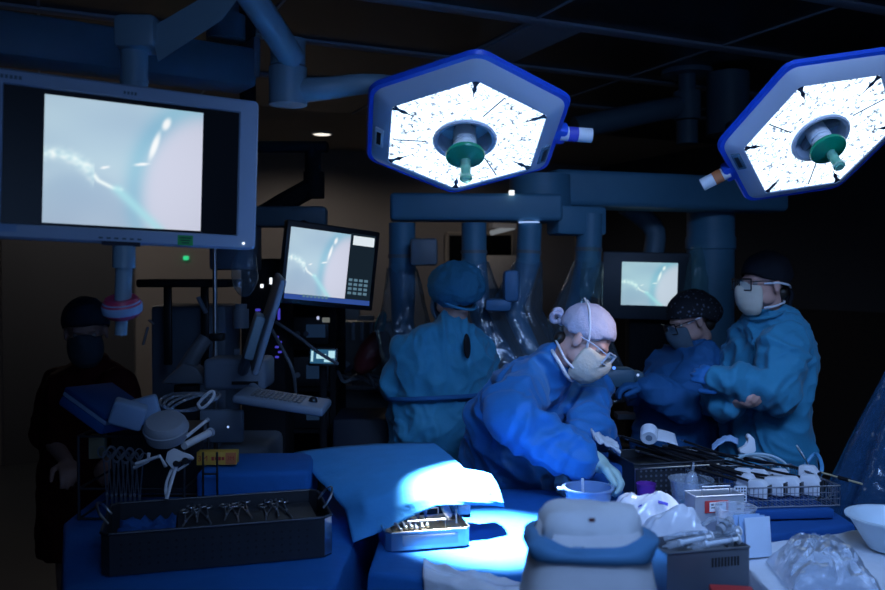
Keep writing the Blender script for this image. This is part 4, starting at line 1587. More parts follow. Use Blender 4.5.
drape_table('t', [(-.895, 2.03), (-.275, 2.12), (-.245, 3.05), (-1.20, 3.06), (-1.17, 2.66)], TZ, M['drape'], 'blue draped table at left carrying the long dark open tray', 1.0)
tC = drape_table('t', [(-.185, 2.22), (.16, 2.10), (.60, 1.84), (.725, 1.84), (.725, 2.5), (.70, 3.06), (-.16, 3.08)], TZ, M['drape'], 'blue draped middle table under the bright spot of light', 2.0, crease=.008)
drape_table('t', [(.80, 2.48), (1.27, 2.655), (1.28, 3.34), (.785, 3.34), (.785, 2.5)], TZ, M['wrap_dark'], 'deep blue draped table under the wire basket', 3.0)
drape_table('t', [(.775, 1.72), (1.72, 1.72), (1.72, 2.46), (1.30, 2.54), (.80, 2.345)], TZ + .02, M['white_cloth'], 'pale white draped table at bottom right under the crumpled clear bag', 4.0, crease=.012)
# draped patient table in the dark
t = thing('operating_table', 'dark draped operating table in shadow behind the bending nurse', 'operating table', V((.72, 4.6, 0)))
g = G()
rings = []
for k in range(13):
    y = 4.02 + 1.6 * k / 12
    h = 1.02 + .10 * math.sin(PI * min(1, k / 12 * 1.1))
    rings.append([V((.60 + a * .25, y, z)) for a, z in ((-1.05, .30), (-1.0, .86), (-.9, .95), (-.55, h - .02), (0, h + .02), (.55, h - .02), (.9, .95), (1.0, .86), (1.05, .30))])
g.loft(rings, cap=True)
part('patient_drape', g, M['wrap_dark'], t, angle=60)
part('pedestal', G().box((.60, 4.8, .17), (.42, .8, .32), bev=.04), M['dull_plastic'], t)

# ================================================================== big blue sheet tented over trays
CP = [[(294, 454, 1.06), (330, 449, 1.08), (365, 446, 1.09), (400, 444.5, 1.10), (433, 444, 1.10), (450, 456, 1.10), (464, 470, 1.095), (478, 473, 1.09), (491, 476, 1.075)],
      [(310, 471, 1.05), (345, 464, 1.075), (378, 458, 1.09), (408, 455, 1.10), (436, 457, 1.10), (454, 468, 1.095), (470, 479, 1.085), (484, 483, 1.075), (498, 487, 1.05)],
      [(327, 490, 1.03), (358, 482, 1.06), (388, 472, 1.085), (414, 469, 1.09), (437, 470, 1.09), (456, 480, 1.08), (474, 489, 1.07), (488, 493, 1.06), (502, 497, 1.03)],
      [(345, 511, .995), (364, 505, 1.03), (386, 496, 1.055), (406, 490, 1.07), (424, 486, 1.075), (444, 490, 1.068), (466, 496, 1.055), (484, 500, 1.045), (503.5, 504, 1.02)],
      [(349, 528, .965), (368, 522, .99), (390, 512, 1.02), (410, 504, 1.045), (430, 498, 1.058), (448, 500, 1.052), (468, 502, 1.043), (486, 503.5, 1.035), (504, 506, 1.012)],
      [(353, 544.5, .937), (374, 537, .955), (396, 526, .985), (418, 515, 1.015), (438, 507, 1.035), (452, 506, 1.036), (470, 505.5, 1.032), (487, 506, 1.027), (504.5, 507.5, 1.005)]]
g = G()
pt = [[Pz(*q) for q in row] for row in CP]
vv = [[g.bm.verts.new(p) for p in row] for row in pt]
for a, b in zip(vv, vv[1:]):
    for i in range(len(a) - 1):
        g.bm.faces.new((a[i], a[i + 1], b[i + 1], b[i]))
bmesh.ops.subdivide_edges(g.bm, edges=g.bm.edges[:], cuts=5, use_grid_fill=True, smooth=.6)
g.wave(lambda p, n: V((0, 0, .004 * ridge(V((p.x * 6, p.y * 3, 0)), 3) + .003 * ridge(V((p.x * 4, p.y * 14, 0)), 9))))
bs = solo('wrap_sheet', g, M['sheet'], 'big light blue wrap sheet tented over trays, its right end in glaring light', 'drape', angle=180)
solidify(bs, .0025)
# the dark tray below it
g = G().box((0, 0, .05), (.36, .26, .09), rotz(.08, (-.10, 2.84, TZ)), bev=.006)
solo('instrument_case', g, M['tray_dark'], 'closed dark case hidden under the tented blue wrap sheet', 'case')


# ------------------------------------------------------------------ trays
def open_tray(g, w, d, h, wall=.003, m=None, ch=.0, flare=1.0, rim=.004):
    """open thin-walled tray with chamfered corners and rolled rim, base at local z=0"""
    def ring(sx, sy, z):
        x, y = w / 2 * sx, d / 2 * sy
        c = ch
        if c == 0:
            return [V((-x, -y, z)), V((x, -y, z)), V((x, y, z)), V((-x, y, z))]
        return [V((-x + c, -y, z)), V((x - c, -y, z)), V((x, -y + c, z)), V((x, y - c, z)), V((x - c, y, z)), V((-x + c, y, z)), V((-x, y - c, z)), V((-x, -y + c, z))]
    s = flare
    t = (1 - 2 * wall / w, 1 - 2 * wall / d)
    g.loft([ring(1, 1, 0), ring(s, s, h), ring(s * t[0], s * t[1], h), ring(t[0], t[1], wall)], m=m)
    r = ring(s, s, h)
    r.append(r[0])
    for a, b in zip(r, r[1:]):
        g.cyl(a, b, rim, n=8, m=m)
    return g


# --- long dark tray
a, b = V((-.868, 2.165, TZ)), V((-.300, 2.33, TZ))
xd = (b - a).normalized()
yd = V((0, 0, 1)).cross(xd)
wl = (b - a).length
cen = (a + b) / 2 + yd * .155
mw = frame(xd, V((0, 0, 1)), cen + V((0, 0, .003)))
big = thing('instrument_tray', 'long dark open metal tray in the left foreground with instruments inside', 'tray', mw)


def bp(nm, g, m, par=None, **k):
    return link(nm, g.bm, m, par or big, local=True, **k)


g = open_tray(G(), wl, .31, .108, ch=.022)
tb = bp('tray_body', g, M['tray_dark'])
for s in (1, -1):
    g = G().tube([(s * (wl / 2 - .01), .05, .106), (s * (wl / 2 + .012), .045, .135), (s * (wl / 2 + .022), .0, .150), (s * (wl / 2 + .012), -.045, .135), (s * (wl / 2 - .01), -.05, .106)], .0035, n=8, sm=6)
    bp('handle', g, M['steel'])
g = G()
for i in range(22):
    for j in range(4):
        g.cyl((-wl / 2 + .05 + i * .0225, -.1546, .025 + j * .018), (-wl / 2 + .05 + i * .0225, -.1556, .025 + j * .018), .0035, n=8)
bp('perforations', g, M['black'], tb)
bp('corner_plate', G().box((0, 0, 0), (.030, .002, .10), frame(V((1, 1, 0)), V((0, 0, 1)), V((wl / 2 - .0105, -.1445, .054)))), M['steel'], tb)


def forceps(g, L, sp=.012):
    """ringed locking instrument lying along local x"""
    for s in (-1, 1):
        g.tube([(0, 0, 0), (L * .35, s * .002, 0), (L * .62, s * sp * .6, 0), (L * .86, s * sp, 0)], .0024, n=6, sm=4)
        rp = [V((L * .93 + .017 * math.cos(q), s * (sp + .004) + .012 * math.sin(q), 0)) for q in [2 * PI * i / 14 for i in range(15)]]
        g.tube(rp, .0024, n=6, sm=1)
    g.cyl((L * .36, 0, -.005), (L * .36, 0, .005), .0045, n=10)
    return g


def lay(g, x, y, z, a, tilt=0):
    g.bm.transform(Matrix.Translation(V((x, y, z))) @ Matrix.Rotation(a, 4, 'Z') @ Matrix.Rotation(tilt, 4, 'Y'))
    return g


random.seed(3)
words_ = ['first', 'second', 'third', 'fourth', 'fifth', 'sixth', 'seventh', 'eighth', 'ninth', 'tenth', 'eleventh', 'twelfth']
for i in range(9):
    x = -wl / 2 + .20 + i * .037
    g = forceps(G(), .16 + .02 * (i % 3))
    lay(g, x, -.04 + .012 * (i % 2), .082 + .0055 * (i % 2), 1.45 + .12 * (i % 3))
    g.bm.transform(mw)
    solo('forceps', g, M['steel_dull'], 'ringed steel forceps lying in the long dark tray, %s from its left end' % words_[i], 'surgical instrument', 'forceps in the long dark tray')
g = G().box((.08, 0, .074), (.38, .27, .006), bev=.002)
bp('tray_insert', g, M['tray_dark'])
# towel in the left part of the tray
g2 = G().grid(lambda u, v: (-wl / 2 + .03 + u * .15, -.12 + v * .22, .055 + .030 * ridge(V((u * 3, v * 3, 0)), 2) ** 2), 14, 14)
g2.bm.transform(mw)
s = solo('towel', g2, M['wrap_dark'], 'deep blue towel in the left end of the long dark tray', 'towel', angle=180)
solidify(s, .004)


# --- small bright tray
a, b = Pz(390, 553, TZ), Pz(467, 547, TZ)
xd = (b - a).normalized()
wl2 = (b - a).length
yd = V((0, 0, 1)).cross(xd)
mws = frame(xd, V((0, 0, 1)), (a + b) / 2 + yd * .075 + V((0, 0, .004)))
sm = thing('instrument_tray', 'small silver tray of clips with raised wire rack, beside the bright spot', 'tray', mws)
g = open_tray(G(), wl2 + .02, .15, .050, ch=.014, rim=.003)
tb = link('tray_body', g.bm, M['steel'], sm, local=True)
link('side_label', G().box((.005, -.0765, .026), (wl2 * .72, .002, .030), bev=.0008).bm, mat('tray_etched_panel', (.55, .56, .60), .5, .6), tb, local=True)
link('tray_mat', G().box((.01, .0, .034), (wl2 * .9, .12, .004)).bm, M['cork'], sm, local=True)
g = G()
g.tube([(-.055, -.045, .036), (-.055, -.045, .072), (.055, -.045, .072), (.055, -.045, .036)], .0022, n=6, sm=1)
g.tube([(-.055, .045, .036), (-.055, .045, .080), (.055, .045, .080), (.055, .045, .036)], .0022, n=6, sm=1)
link('wire_rack', g.bm, M['steel'], sm, local=True)
for i in range(6):
    g = G()
    g.tube([(0, -.035, 0), (0, -.01, .012), (0, .02, .006), (0, .05, .016)], .0038, n=8, sm=4)
    g.ball((0, -.035, .001), .0065, u=12, v=8)
    g.ball((0, .05, .016), .006, u=12, v=8)
    lay(g, -.085 + i * .019, -.005 + .006 * (i % 2), .046 + .003 * (i % 3), .35 - .1 * i)
    g.bm.transform(mws)
    solo('towel_clip', g, M['steel'], 'round-ended steel clip in the small silver tray, %s from its left end' % words_[i], 'surgical instrument', 'clips in the small silver tray')
g = G().prism([(x * .028, y * .052) for x, y in hexa(1, .5, 4)], -.004, .004, bev=.002)
g.bm.transform(mws @ Matrix.Translation(V((.072, .02, .082))) @ Matrix.Rotation(.9, 4, 'Y') @ Matrix.Rotation(.25, 4, 'X'))
solo('retractor_plate', g, mat('bright_plate', (.70, .72, .76), .4, .4), 'bright oval steel plate leaning on the right end of the small silver tray', 'surgical instrument')
g = G().tube([(.095, -.02, .050), (.098, .0, .090), (.100, .02, .098), (.106, .03, .06), (.108, .03, .050)], .0035, n=8, sm=5)
g.bm.transform(mws)
solo('hook', g, M['steel'], 'curled steel hook at the right corner of the small silver tray', 'surgical instrument')

# white wrapper hanging over the front edge
def wf(u, v):
    x = -.05 + .26 * u
    ye = 2.20 - .13 * u - (.05 * u)
    if v < .35:
        p = V((x, ye + .07 - .07 * v / .35, TZ + .010))
    else:
        q = (v - .35) / .65
        p = V((x + .02 * q, ye - .045 - .05 * q, TZ + .004 - .24 * q))
    return p + V((0, -.006 * ridge(V((u * 5, v * 3, 0)), 2), .009 * ridge(V((u * 4, v * 3, 1)), 4)))


s = solo('plastic_wrapper', G().grid(wf, 40, 40), M['bag_white'], 'crinkled white wrapper draped over the front edge of the middle table', 'wrapper', angle=180)
solidify(s, .001)

# ------------------------------------------------------------------ white hamper with blue cuff in the near foreground
hy = 1.50
hx = P(588, 550, hy).x
HA = Matrix.Translation(V((hx, hy, 0)))
t = thing('waste_stand', 'pale tapered stand with a folded blue cuff round its top, blurred in front', 'stand', HA)
ztop = 1.292
zc0, zc1 = 1.226, 1.254


def sq(rx, ry, z, off=0, wob=.0):
    return [V((math.copysign(abs(math.cos(a)) ** .62, math.cos(a)) * rx * (1 + wob * math.sin(5 * a + off)), math.copysign(abs(math.sin(a)) ** .62, math.sin(a)) * ry, z + wob * .1 * math.sin(3 * a + off))) for a in [2 * PI * i / 48 for i in range(48)]]


part('body', G().loft([sq(.23, .20, .0), sq(.23, .20, .06), sq(.20, .17, .7), sq(.103, .092, zc0 - .012), sq(.098, .088, zc0), sq(.085, .078, zc1 + .01), sq(.07, .06, zc1 + .012)], m=HA), M['grey_plastic'] if False else mat('stand_drape_white', (.74, .76, .80), .6, bump=.2, bscale=14), t, angle=180)
g = G().loft([sq(.104, .094, zc0 - .004, 1, .02), sq(.109, .098, zc0 + .001, 1, .04), sq(.111, .100, zc0 + .014, 2, .05), sq(.108, .097, zc1 - .012, 3, .05), sq(.094, .084, zc1 - .004, 3, .05), sq(.082, .074, zc1 - .007, 3, .05)], cap=True, m=HA)
g.wave(lambda p, n: n * (.0035 * ridge(p * 14, 2)))
part('cuff', g, mat('cuff_blue', (.09, .28, .52), .7), t, angle=180)
g = G().loft([sq(.090, .080, zc1 - .01, 1, .04), sq(.082, .068, ztop - .020, 2, .06), sq(.074, .060, ztop - .005, 2, .06), sq(.055, .045, ztop, 1, .03), sq(.02, .02, ztop + .001)], m=HA)
g.wave(lambda p, n: n * (.005 * ridge(p * 11, 6)))
part('top_cover', g, mat('top_cover_white', (.74, .78, .82), .7), t, angle=180)
part('print_mark', G().box((0, 0, 0), (.010, .001, .006), Matrix.Translation(P(592, 520, hy - .097))), M['maroon'], t)

# ================================================================== middle and right clutter
# blue basin with a white stick
c = Pz(588, 507, TZ)
c = V((P(588, 500, 2.62).x, 2.62, TZ + .004))
mb = Matrix.Translation(c)
t = thing('basin', 'translucent light blue basin beside the gloved hand', 'basin', mb)
part('bowl', G().lathe([(0, 0), (.052, 0), (.056, .004), (.072, .112), (.079, .114), (.079, .118), (.070, .118), (.053, .006), (0, .005)], 40, mb), M['basin_blue'], t)
part('spout', G().box((-.080, 0, .113), (.03, .03, .006), mb, bev=.002), M['basin_blue'], t)
solo('stirring_stick', G().cyl(c + V((-.015, -.01, .008)), c + V((-.022, -.03, .150)), .0045, n=10), M['white_plastic'], 'white stick standing in the light blue basin', 'stick')


def crumple(name, pts, z0, h, m, label, cat, off, n=46, amp=.02, f=9, group=None):
    """crumpled bag over a quadrilateral footprint, closed underneath"""
    a, b, c, d = [V((p[0], p[1], z0)) for p in pts]

    def fn(u, v):
        p = a.lerp(b, u).lerp(d.lerp(c, u), v)
        e = (max(0, math.sin(PI * u)) ** .45) * (max(0, math.sin(PI * v)) ** .45)
        q = V((p.x * f, p.y * f, off))
        k = (.76 + .16 * ridge(q, off) + .13 * ridge(q * 2.3, off + 2) + .06 * ridge(q * 6, off + 4))
        p = p + V((amp * noise.noise(q * 1.3), amp * noise.noise(q * 1.3 + V((9, 9, 9))), 0)) * e
        return p + V((0, 0, h * e * max(.12, k)))
    g = G().grid(fn, n, n)
    g.grid(lambda u, v: a.lerp(b, u).lerp(d.lerp(c, u), v), n, n)
    bmesh.ops.remove_doubles(g.bm, verts=g.bm.verts[:], dist=1e-5)
    return solo(name, g, m, label, cat, group, angle=60)


bag1 = crumple('plastic_bag', ((.40, 2.33), (.73, 2.33), (.70, 2.52), (.46, 2.53)), TZ + .006, .155, M['bag_white'], 'large glossy white plastic bag beside the light blue basin', 'plastic bag', 2.0, amp=.03, f=7)
crumple('plastic_bag', ((.50, 2.19), (.715, 2.16), (.715, 2.31), (.50, 2.32)), TZ + .006, .165, M['bag_white'], 'glossy white bag with a bright peak behind the bottom grey tray', 'plastic bag', 8.0, amp=.03, f=7)
# dark print marks on the big bag
from mathutils.bvhtree import BVHTree
bt = BVHTree.FromPolygons([v.co + bag1.location for v in bag1.data.vertices], [p.vertices[:] for p in bag1.data.polygons])
for (px, py, w_, h_) in ((663, 503, .030, .008), (659, 517, .014, .016), (640, 506, .012, .005)):
    hit, nn, _i, _d = bt.ray_cast(V((0, 0, CAMZ)), ray(px, py).normalized())
    if hit is not None:
        if nn.dot(ray(px, py)) > 0:
            nn = -nn
        part('print_mark', G().box((0, 0, 0), (w_, h_, .0015), frame(V((1, 0, -.2)), nn, hit)), M['violet_band'], bag1)
# crumpled clear bag bottom right
crumple('clear_bag', ((.82, 2.00), (1.02, 1.96), (1.03, 2.20), (.84, 2.22)), TZ + .026, .10, M['clear_bag'], 'crumpled clear plastic bag on the white draped table', 'plastic bag', 5.0, n=64, amp=.03, f=17)

# white bowl at the right edge
mb = Matrix.Translation(V((P(893, 540, 2.33).x, 2.33, TZ + .024)))
solo('bowl', G().lathe([(0, 0), (.060, 0), (.066, .006), (.112, .082), (.122, .085), (.122, .089), (.109, .088), (.062, .010), (0, .008)], 48, mb), mat('bowl_white', (.55, .66, .74), .35), 'white plastic bowl cut by the right edge on the white draped table', 'bowl')

# grey tray at the bottom with syringes
a, b = V((.525, 2.0, TZ)), V((.735, 2.05, TZ))
xd = (b - a).normalized()
mwt = frame(xd, V((0, 0, 1)), (a + b) / 2 + V((0, 0, .006)) + V((0, 0, 1)).cross(xd) * .055)
wt = (b - a).length
t = thing('instrument_tray', 'grey metal tray at the bottom edge filled with tubes and syringes', 'tray', mwt)
tb = link('tray_body', open_tray(G(), wt, .115, .112, rim=.0032).bm, mat('tray_grey_metal', (.13, .15, .18), .4, .5), t, local=True)
g = G()
for i in range(9):
    g.box((.01 + i * .0085, -.0585, .082), (.004, .002, .022))
link('slot', g.bm, M['black'], tb, local=True)
link('tray_insert', G().box((0, 0, .085), (wt * .9, .10, .004)).bm, M['dull_plastic'], t, local=True)


def syringe(L=.11, r=.0095):
    g = G()
    g.lathe([(0, 0), (r * .25, 0), (r * .3, .012), (r, .016), (r, L), (r * 1.9, L), (r * 1.9, L + .003), (0, L + .003)], 18)
    return g


for i, (x, y, a0) in enumerate(((-.04, .01, 1.25), (.015, -.01, 1.15), (.055, .015, 1.4))):
    mm = mwt @ Matrix.Translation(V((x - .045, y, .106))) @ Matrix.Rotation(a0 - 1.2, 4, 'Z') @ Matrix.Rotation(PI / 2 - .1, 4, 'Y')
    tt = thing('syringe', ('clear syringe on the left side of the bottom grey tray', 'clear syringe in the middle of the bottom grey tray', 'clear syringe at the right end of the bottom grey tray')[i], 'syringe', mm, 'syringes in the bottom grey tray')
    link('barrel', syringe().bm, M['clear'], tt, local=True)
    link('plunger', G().cyl((0, 0, .05), (0, 0, .135), .0055, n=12).cyl((0, 0, .134), (0, 0, .137), .013, n=16).cyl((0, 0, .046), (0, 0, .054), .0085, n=14).bm, M['label_white'], tt, local=True)
g = G().tube([mwt @ V(p) for p in ((-.07, .03, .118), (-.02, .02, .130), (.03, .035, .124), (.07, .0, .132), (.09, -.02, .150), (.07, .03, .158), (.03, .02, .150))], .0065, n=8, sm=6)
solo('tubing', g, M['clear'], 'loop of clear tubing heaped on the bottom grey tray', 'tubing')
g = G()
for q in ((.062, .0, .140), (.078, .01, .146), (.092, .012, .152)):
    g.cyl(mwt @ V(q), mwt @ (V(q) + V((.012, .004, .003))), .011, n=16)
solo('valve', g, M['frost'], 'frosted tube connector on the right end of the bottom grey tray', 'connector')
solo('red_box', G().box((0, 0, .030), (.095, .065, .058), rotz(-.15, (.655, 1.925, TZ + .001)), bev=.004), M['red'], 'red box edge at the bottom, in front of the grey syringe tray', 'box')


# cups
def cup(c, r, h, label, m=M['clear']):
    mm = Matrix.Translation(c)
    return solo('cup', G().lathe([(0, 0), (r * .78, 0), (r * .80, .003), (r, h), (r * 1.05, h + .001), (r * 1.05, h + .004), (r * .975, h + .004), (r * .775, .005), (0, .004)], 40, mm), m, label, 'cup')


cup(V((P(691, 490, 2.80).x, 2.80, TZ + .004)), .070, .096, 'clear plastic cup holding the upright syringe')
cup(V((.815, 2.465, TZ + .004)) if False else V((P(735, 520, 2.43).x, 2.43, TZ + .004)), .056, .105, 'empty clear plastic cup in front of the label tray')
# upright syringe in teal base
c = V((P(688, 490, 2.78).x, 2.78, TZ + .012))
mm = Matrix.Translation(c) @ Matrix.Rotation(.12, 4, 'Y')
tt = thing('syringe', 'upright clear syringe with teal flange in the plastic cup', 'syringe', mm)
link('barrel', G().lathe([(0, .02), (.021, .02), (.021, .10), (.012, .118), (.005, .122), (.004, .150), (0, .150)], 20).bm, M['clear'], tt, local=True)
link('flange', G().lathe([(0, .0), (.020, .0), (.028, .018), (.026, .022), (0, .022)], 24).bm, M['teal'], tt, local=True)
link('plunger', G().cyl((0, 0, .022), (0, 0, .085), .012, n=16).bm, M['frost'], tt, local=True)
# purple cup
cup(V((P(646, 490, 2.86).x, 2.86, TZ + .004)), .032, .066, 'purple cup at the left end of the rail', M['purple'])
# wire rail behind
g = G()
for dy in (0, .06):
    g.tube([V((P(637, 474, 2.90).x, 2.93 + dy, TZ + .004)), V((P(637, 474, 2.90).x, 2.93 + dy, 1.035)), V((P(720, 468, 2.95).x, 2.96 + dy, 1.045)), V((P(720, 468, 2.95).x, 2.96 + dy, TZ + .004))], .003, n=6, sm=1)
solo('wire_rail', g, M['steel'], 'thin bright wire rail behind the purple cup and plastic cup', 'wire rack')

# tray with red framed label
mm = frame(V((.17, .03, 0)), V((0, 0, 1)), V((.815, 2.565, TZ + .004)))
t = thing('label_tray', 'pale tray with a red-framed white label on its front', 'tray', mm)
tb = link('tray_body', open_tray(G(), .155, .070, .112, rim=.0028).bm, mat('tray_pale_metal', (.42, .45, .50), .45, .4), t, local=True)
lb = link('label_frame', G().box((-.012, -.0382, .082), (.074, .005, .036), bev=.0015).bm, M['red'], t, local=True)
link('label_card', G().box((-.010, -.0412, .082), (.052, .002, .027)).bm, M['label_white'], lb, local=True)
g = G()
g.box((-.014, -.0426, .089), (.034, .0008, .0045)).box((-.020, -.0426, .080), (.022, .0008, .003))
link('label_print', g.bm, M['ink'], lb, local=True)
link('handle', G().tube([(-.04, .0, .108), (-.04, .0, .132), (.05, .0, .132), (.05, .0, .108)], .003, n=8, sm=1).bm, M['steel'], t, local=True)
g = G()
for i in range(5):
    g.box((.060, -.0362, .02 + i * .017), (.012, .002, .006))
link('side_slot', g.bm, M['black'], tb, local=True)

# pale blue packets standing on the corner of the white table
for i in range(3):
    x = .818 + i * .010
    g = G().box((0, 0, .052), (.075, .004, .104), Matrix.Translation(V((x, 2.285 - i * .014, TZ + .024))) @ Matrix.Rotation(.15 + .05 * i, 4, 'Z') @ Matrix.Rotation(-.12, 4, 'X'), bev=.001)
    s = solo('packet', g, M['paper_blue'] if i < 2 else mat('paper_white_blue', (.55, .66, .80), .6),
             ('pale blue flat packet standing behind two others beside the clear bag', 'middle pale blue flat packet standing beside the clear bag', 'whitest flat packet standing in front beside the clear bag')[i], 'packet', 'packets beside the clear bag')

# ------------------------------------------------------------------ wire basket with white instrument housings
BX0, BX1, BY0, BY1, BZ = .855, 1.245, 2.69, 3.00, TZ + .040
solo('wrapped_pack', G().box((0, 0, .018), (.34, .30, .030), rotz(.08, (1.05, 2.82, TZ + .002)), bev=.006), M['wrap_dark'], 'flat deep blue wrapped pack under the wire basket', 'pack')
mm = rotz(.10, ((BX0 + BX1) / 2, (BY0 + BY1) / 2, BZ))
t = thing('wire_basket', 'wire mesh basket holding the white instrument housings', 'basket', mm)
g = G()
w, d, h = BX1 - BX0, BY1 - BY0, .062
for z, r in ((0, .0026), (.021, .0013), (.042, .0013), (h, .003)):
    q = [(-w / 2, -d / 2, z), (w / 2, -d / 2, z), (w / 2, d / 2, z), (-w / 2, d / 2, z)]
    for a, b in zip(q, q[1:] + q[:1]):
        g.cyl(a, b, r, n=6)
for i in range(27):
    x = -w / 2 + w * i / 26
    for y in (-d / 2, d / 2):
        g.cyl((x, y, 0), (x, y, h), .0014, n=5)
    g.cyl((x, -d / 2, 0), (x, d / 2, 0), .0012, n=5)
for i in range(20):
    y = -d / 2 + d * i / 19
    for x in (-w / 2, w / 2):
        g.cyl((x, y, 0), (x, y, h), .0014, n=5)
link('basket_wires', g.bm, M['steel_dull'], t, local=True)
pl = link('grid_plate', G().box((-w / 2 + .060, -d / 2 - .003, .045), (.040, .003, .050)).bm, M['label_white'], t, local=True)
g = G()
for i in range(4):
    for j in range(5):
        g.box((-w / 2 + .0465 + i * .009, -d / 2 - .0048, .027 + j * .009), (.0055, .001, .0055))
link('plate_hole', g.bm, M['ink'], pl, local=True)
g = G().tube([(w / 2 - .004, -.05, h), (w / 2 + .03, -.05, h - .02), (w / 2 + .035, -.05, h - .05), (w / 2 + .01, -.05, h - .07)], .003, n=6, sm=4)
link('handle', g.bm, M['steel'], t, local=True)
HS = [(759, 488, 2.80, 'front row, leftmost, above the grid plate'), (775, 485, 2.83, 'front row, second from the left'), (791, 484.5, 2.83, 'front row, third from the left'), (811, 483, 2.83, 'front row, rightmost'),
      (747, 482, 2.865, 'back row, leftmost and lowest'), (744, 476.5, 2.94, 'third row, leftmost at the basket corner'), (761, 477, 2.94, 'third row, second from the left'), (780, 477, 2.94, 'third row, third from the left'), (809, 473.5, 2.93, 'tallest at the back right corner')]
for i, (px, py, y, ds) in enumerate(HS):
    c = P(px, py - 5, y)
    h = c.z - (BZ + .004) - .0
    mm = rotz(-.75, (c.x, c.y, BZ + .004))
    t = thing('instrument', 'white-housed black-shafted instrument in the wire basket: ' + ds, 'surgical instrument', mm, 'white-housed instruments in the wire basket')
    hh = h + .012
    g = G().prism([(-.030, 0), (.034, 0), (.034, hh - .024), (.014, hh), (-.030, hh - .004)], -.019, .019, Matrix.Rotation(PI / 2, 4, 'X') @ Matrix.Rotation(0, 4, 'Z'), bev=.005)
    hb = link('housing', g.bm, M['white_plastic'], t, local=True)
    link('latch', G().box((.0348, 0, hh * .42), (.004, .030, hh * .66), bev=.001).bm, M['violet_band'] if False else M['black'], hb, local=True)
    tip = P(628 + 8 * i, 440 + (i * 7) % 16, 3.22)
    lt = mm.inverted() @ tip
    p0 = V((-.020, 0, hh * .78))
    if lt.length > .52:
        lt = p0 + (lt - p0).normalized() * .52
    link('shaft', G().cyl(p0, lt, .0042, n=10).bm, M['black_metal'], t, local=True)
    link('jaw', G().cyl(lt, lt + (lt - p0).normalized() * .018, .0036, .0012, n=8).bm, M['steel'], t, local=True)
# long rods lying over the dark case
for i, (p, q, r, nm) in enumerate((((622, 437, 3.28), (742, 474, 2.86), .007, 'thick black rod, uppermost of those across the dark instrument case'), ((640, 452, 3.10), (736, 480, 2.83), .006, 'black rod nearest the plastic cup across the dark instrument case'),
                                   ((668, 446, 3.22), (806, 470, 3.05), .005, 'long black rod reaching over the back rim of the basket'))):
    A, B = P(*p), P(*q)
    tt = thing('endoscope_rod', nm, 'surgical instrument', A)
    part('rod', G().cyl(A, B, r, n=12), M['black_metal'], tt)
    part('tip', G().cyl(A, A + (A - B).normalized() * .02, r * .8, r * .5, n=10), M['steel'], tt)
A, B = P(812, 470, 2.98), P(862, 484, 2.80)
tt = thing('probe_rod', 'pale brown-tipped rod sticking out right of the wire basket', 'surgical instrument', A)
part('rod', G().cyl(A, B, .0035, n=10), M['cream_card'], tt)
part('grip', G().cyl(A.lerp(B, .55), A.lerp(B, .75), .0065, n=12), M['black'], tt)
A, B = P(797, 446, 3.18), P(812, 470, 3.0)
tt = thing('drill_bit', 'thin twisted steel rod standing at the back corner of the basket', 'surgical instrument', A)
g = G()
part('rod', g.cyl(A, B, .0022, n=8), M['steel'], tt)
g = G()
for k in range(9):
    p = A.lerp(B, k / 16)
    g.ball(p, .0045, u=8, v=6)
part('flutes', g, M['steel'], tt)
# dark case with perforated walls
mm = rotz(.22, (.80, 3.08, TZ + .006))
t = thing('instrument_case', 'black perforated instrument case behind the plastic cup', 'case', mm)
tb = link('case_body', open_tray(G(), .34, .24, .115, ch=.012).bm, M['tray_dark'], t, local=True)
g = G()
for i in range(17):
    for j in range(5):
        g.cyl((-.15 + i * .0187, -.1205, .02 + j * .018), (-.15 + i * .0187, -.1215, .02 + j * .018), .0042, n=8)
link('perforations', g.bm, M['steel_dull'], tb, local=True)
link('inner_shelf', G().box((0, 0, .085), (.32, .22, .006)).bm, M['black'], t, local=True)
# white roll, paper, gauze
c = P(649, 434, 3.08)
mm = frame(V((.9, -.3, 0)), V((.2, .8, .35)), c)
tt = thing('gauze_roll', 'white rounded roll standing behind the black instrument case', 'roll', mm)
link('roll', G().lathe([(.011, -.026), (.026, -.028), (.031, -.022), (.031, .022), (.026, .028), (.011, .026), (.010, .0), (.011, -.026)], 32, m=None).bm, M['white_cloth'], tt, local=True)
link('core', G().cyl((0, 0, -.027), (0, 0, .027), .012, n=20).bm, M['grey_plastic'], tt, local=True)
g = G().grid(lambda u, v: P(648 + 30 * u + 4 * v, 440 + 6 * u - 7 * v + 0 * u, 3.06 - .0 * v) + V((0, .10 * v, .006 * math.sin(u * 3))), 10, 10)
s = solo('paper_slip', g, M['white_cloth'], 'white paper slip lying beside the white roll', 'paper', angle=180)
solidify(s, .002)


def gz(u, v):
    p = P(591 + 26 * u + 4 * v, 432 + 14 * u + 10 * v, 3.12 - .10 * v)
    return p + V((0, 0, .016 * ridge(V((u * 3, v * 4, 2)), 3)))


s = solo('gauze', G().grid(gz, 26, 16), M['white_cloth'], 'crumpled grey-white gauze swab just above the gloved hand', 'gauze', angle=180)
solidify(s, .006)
# support pack for the gauze and roll
solo('wrapped_pack', G().box((0, 0, .045), (.19, .16, .09), rotz(.15, (.56, 3.10, TZ + .004)), bev=.01), M['wrap_dark'], 'deep blue wrapped pack under the gauze beyond the gloved hand', 'pack')
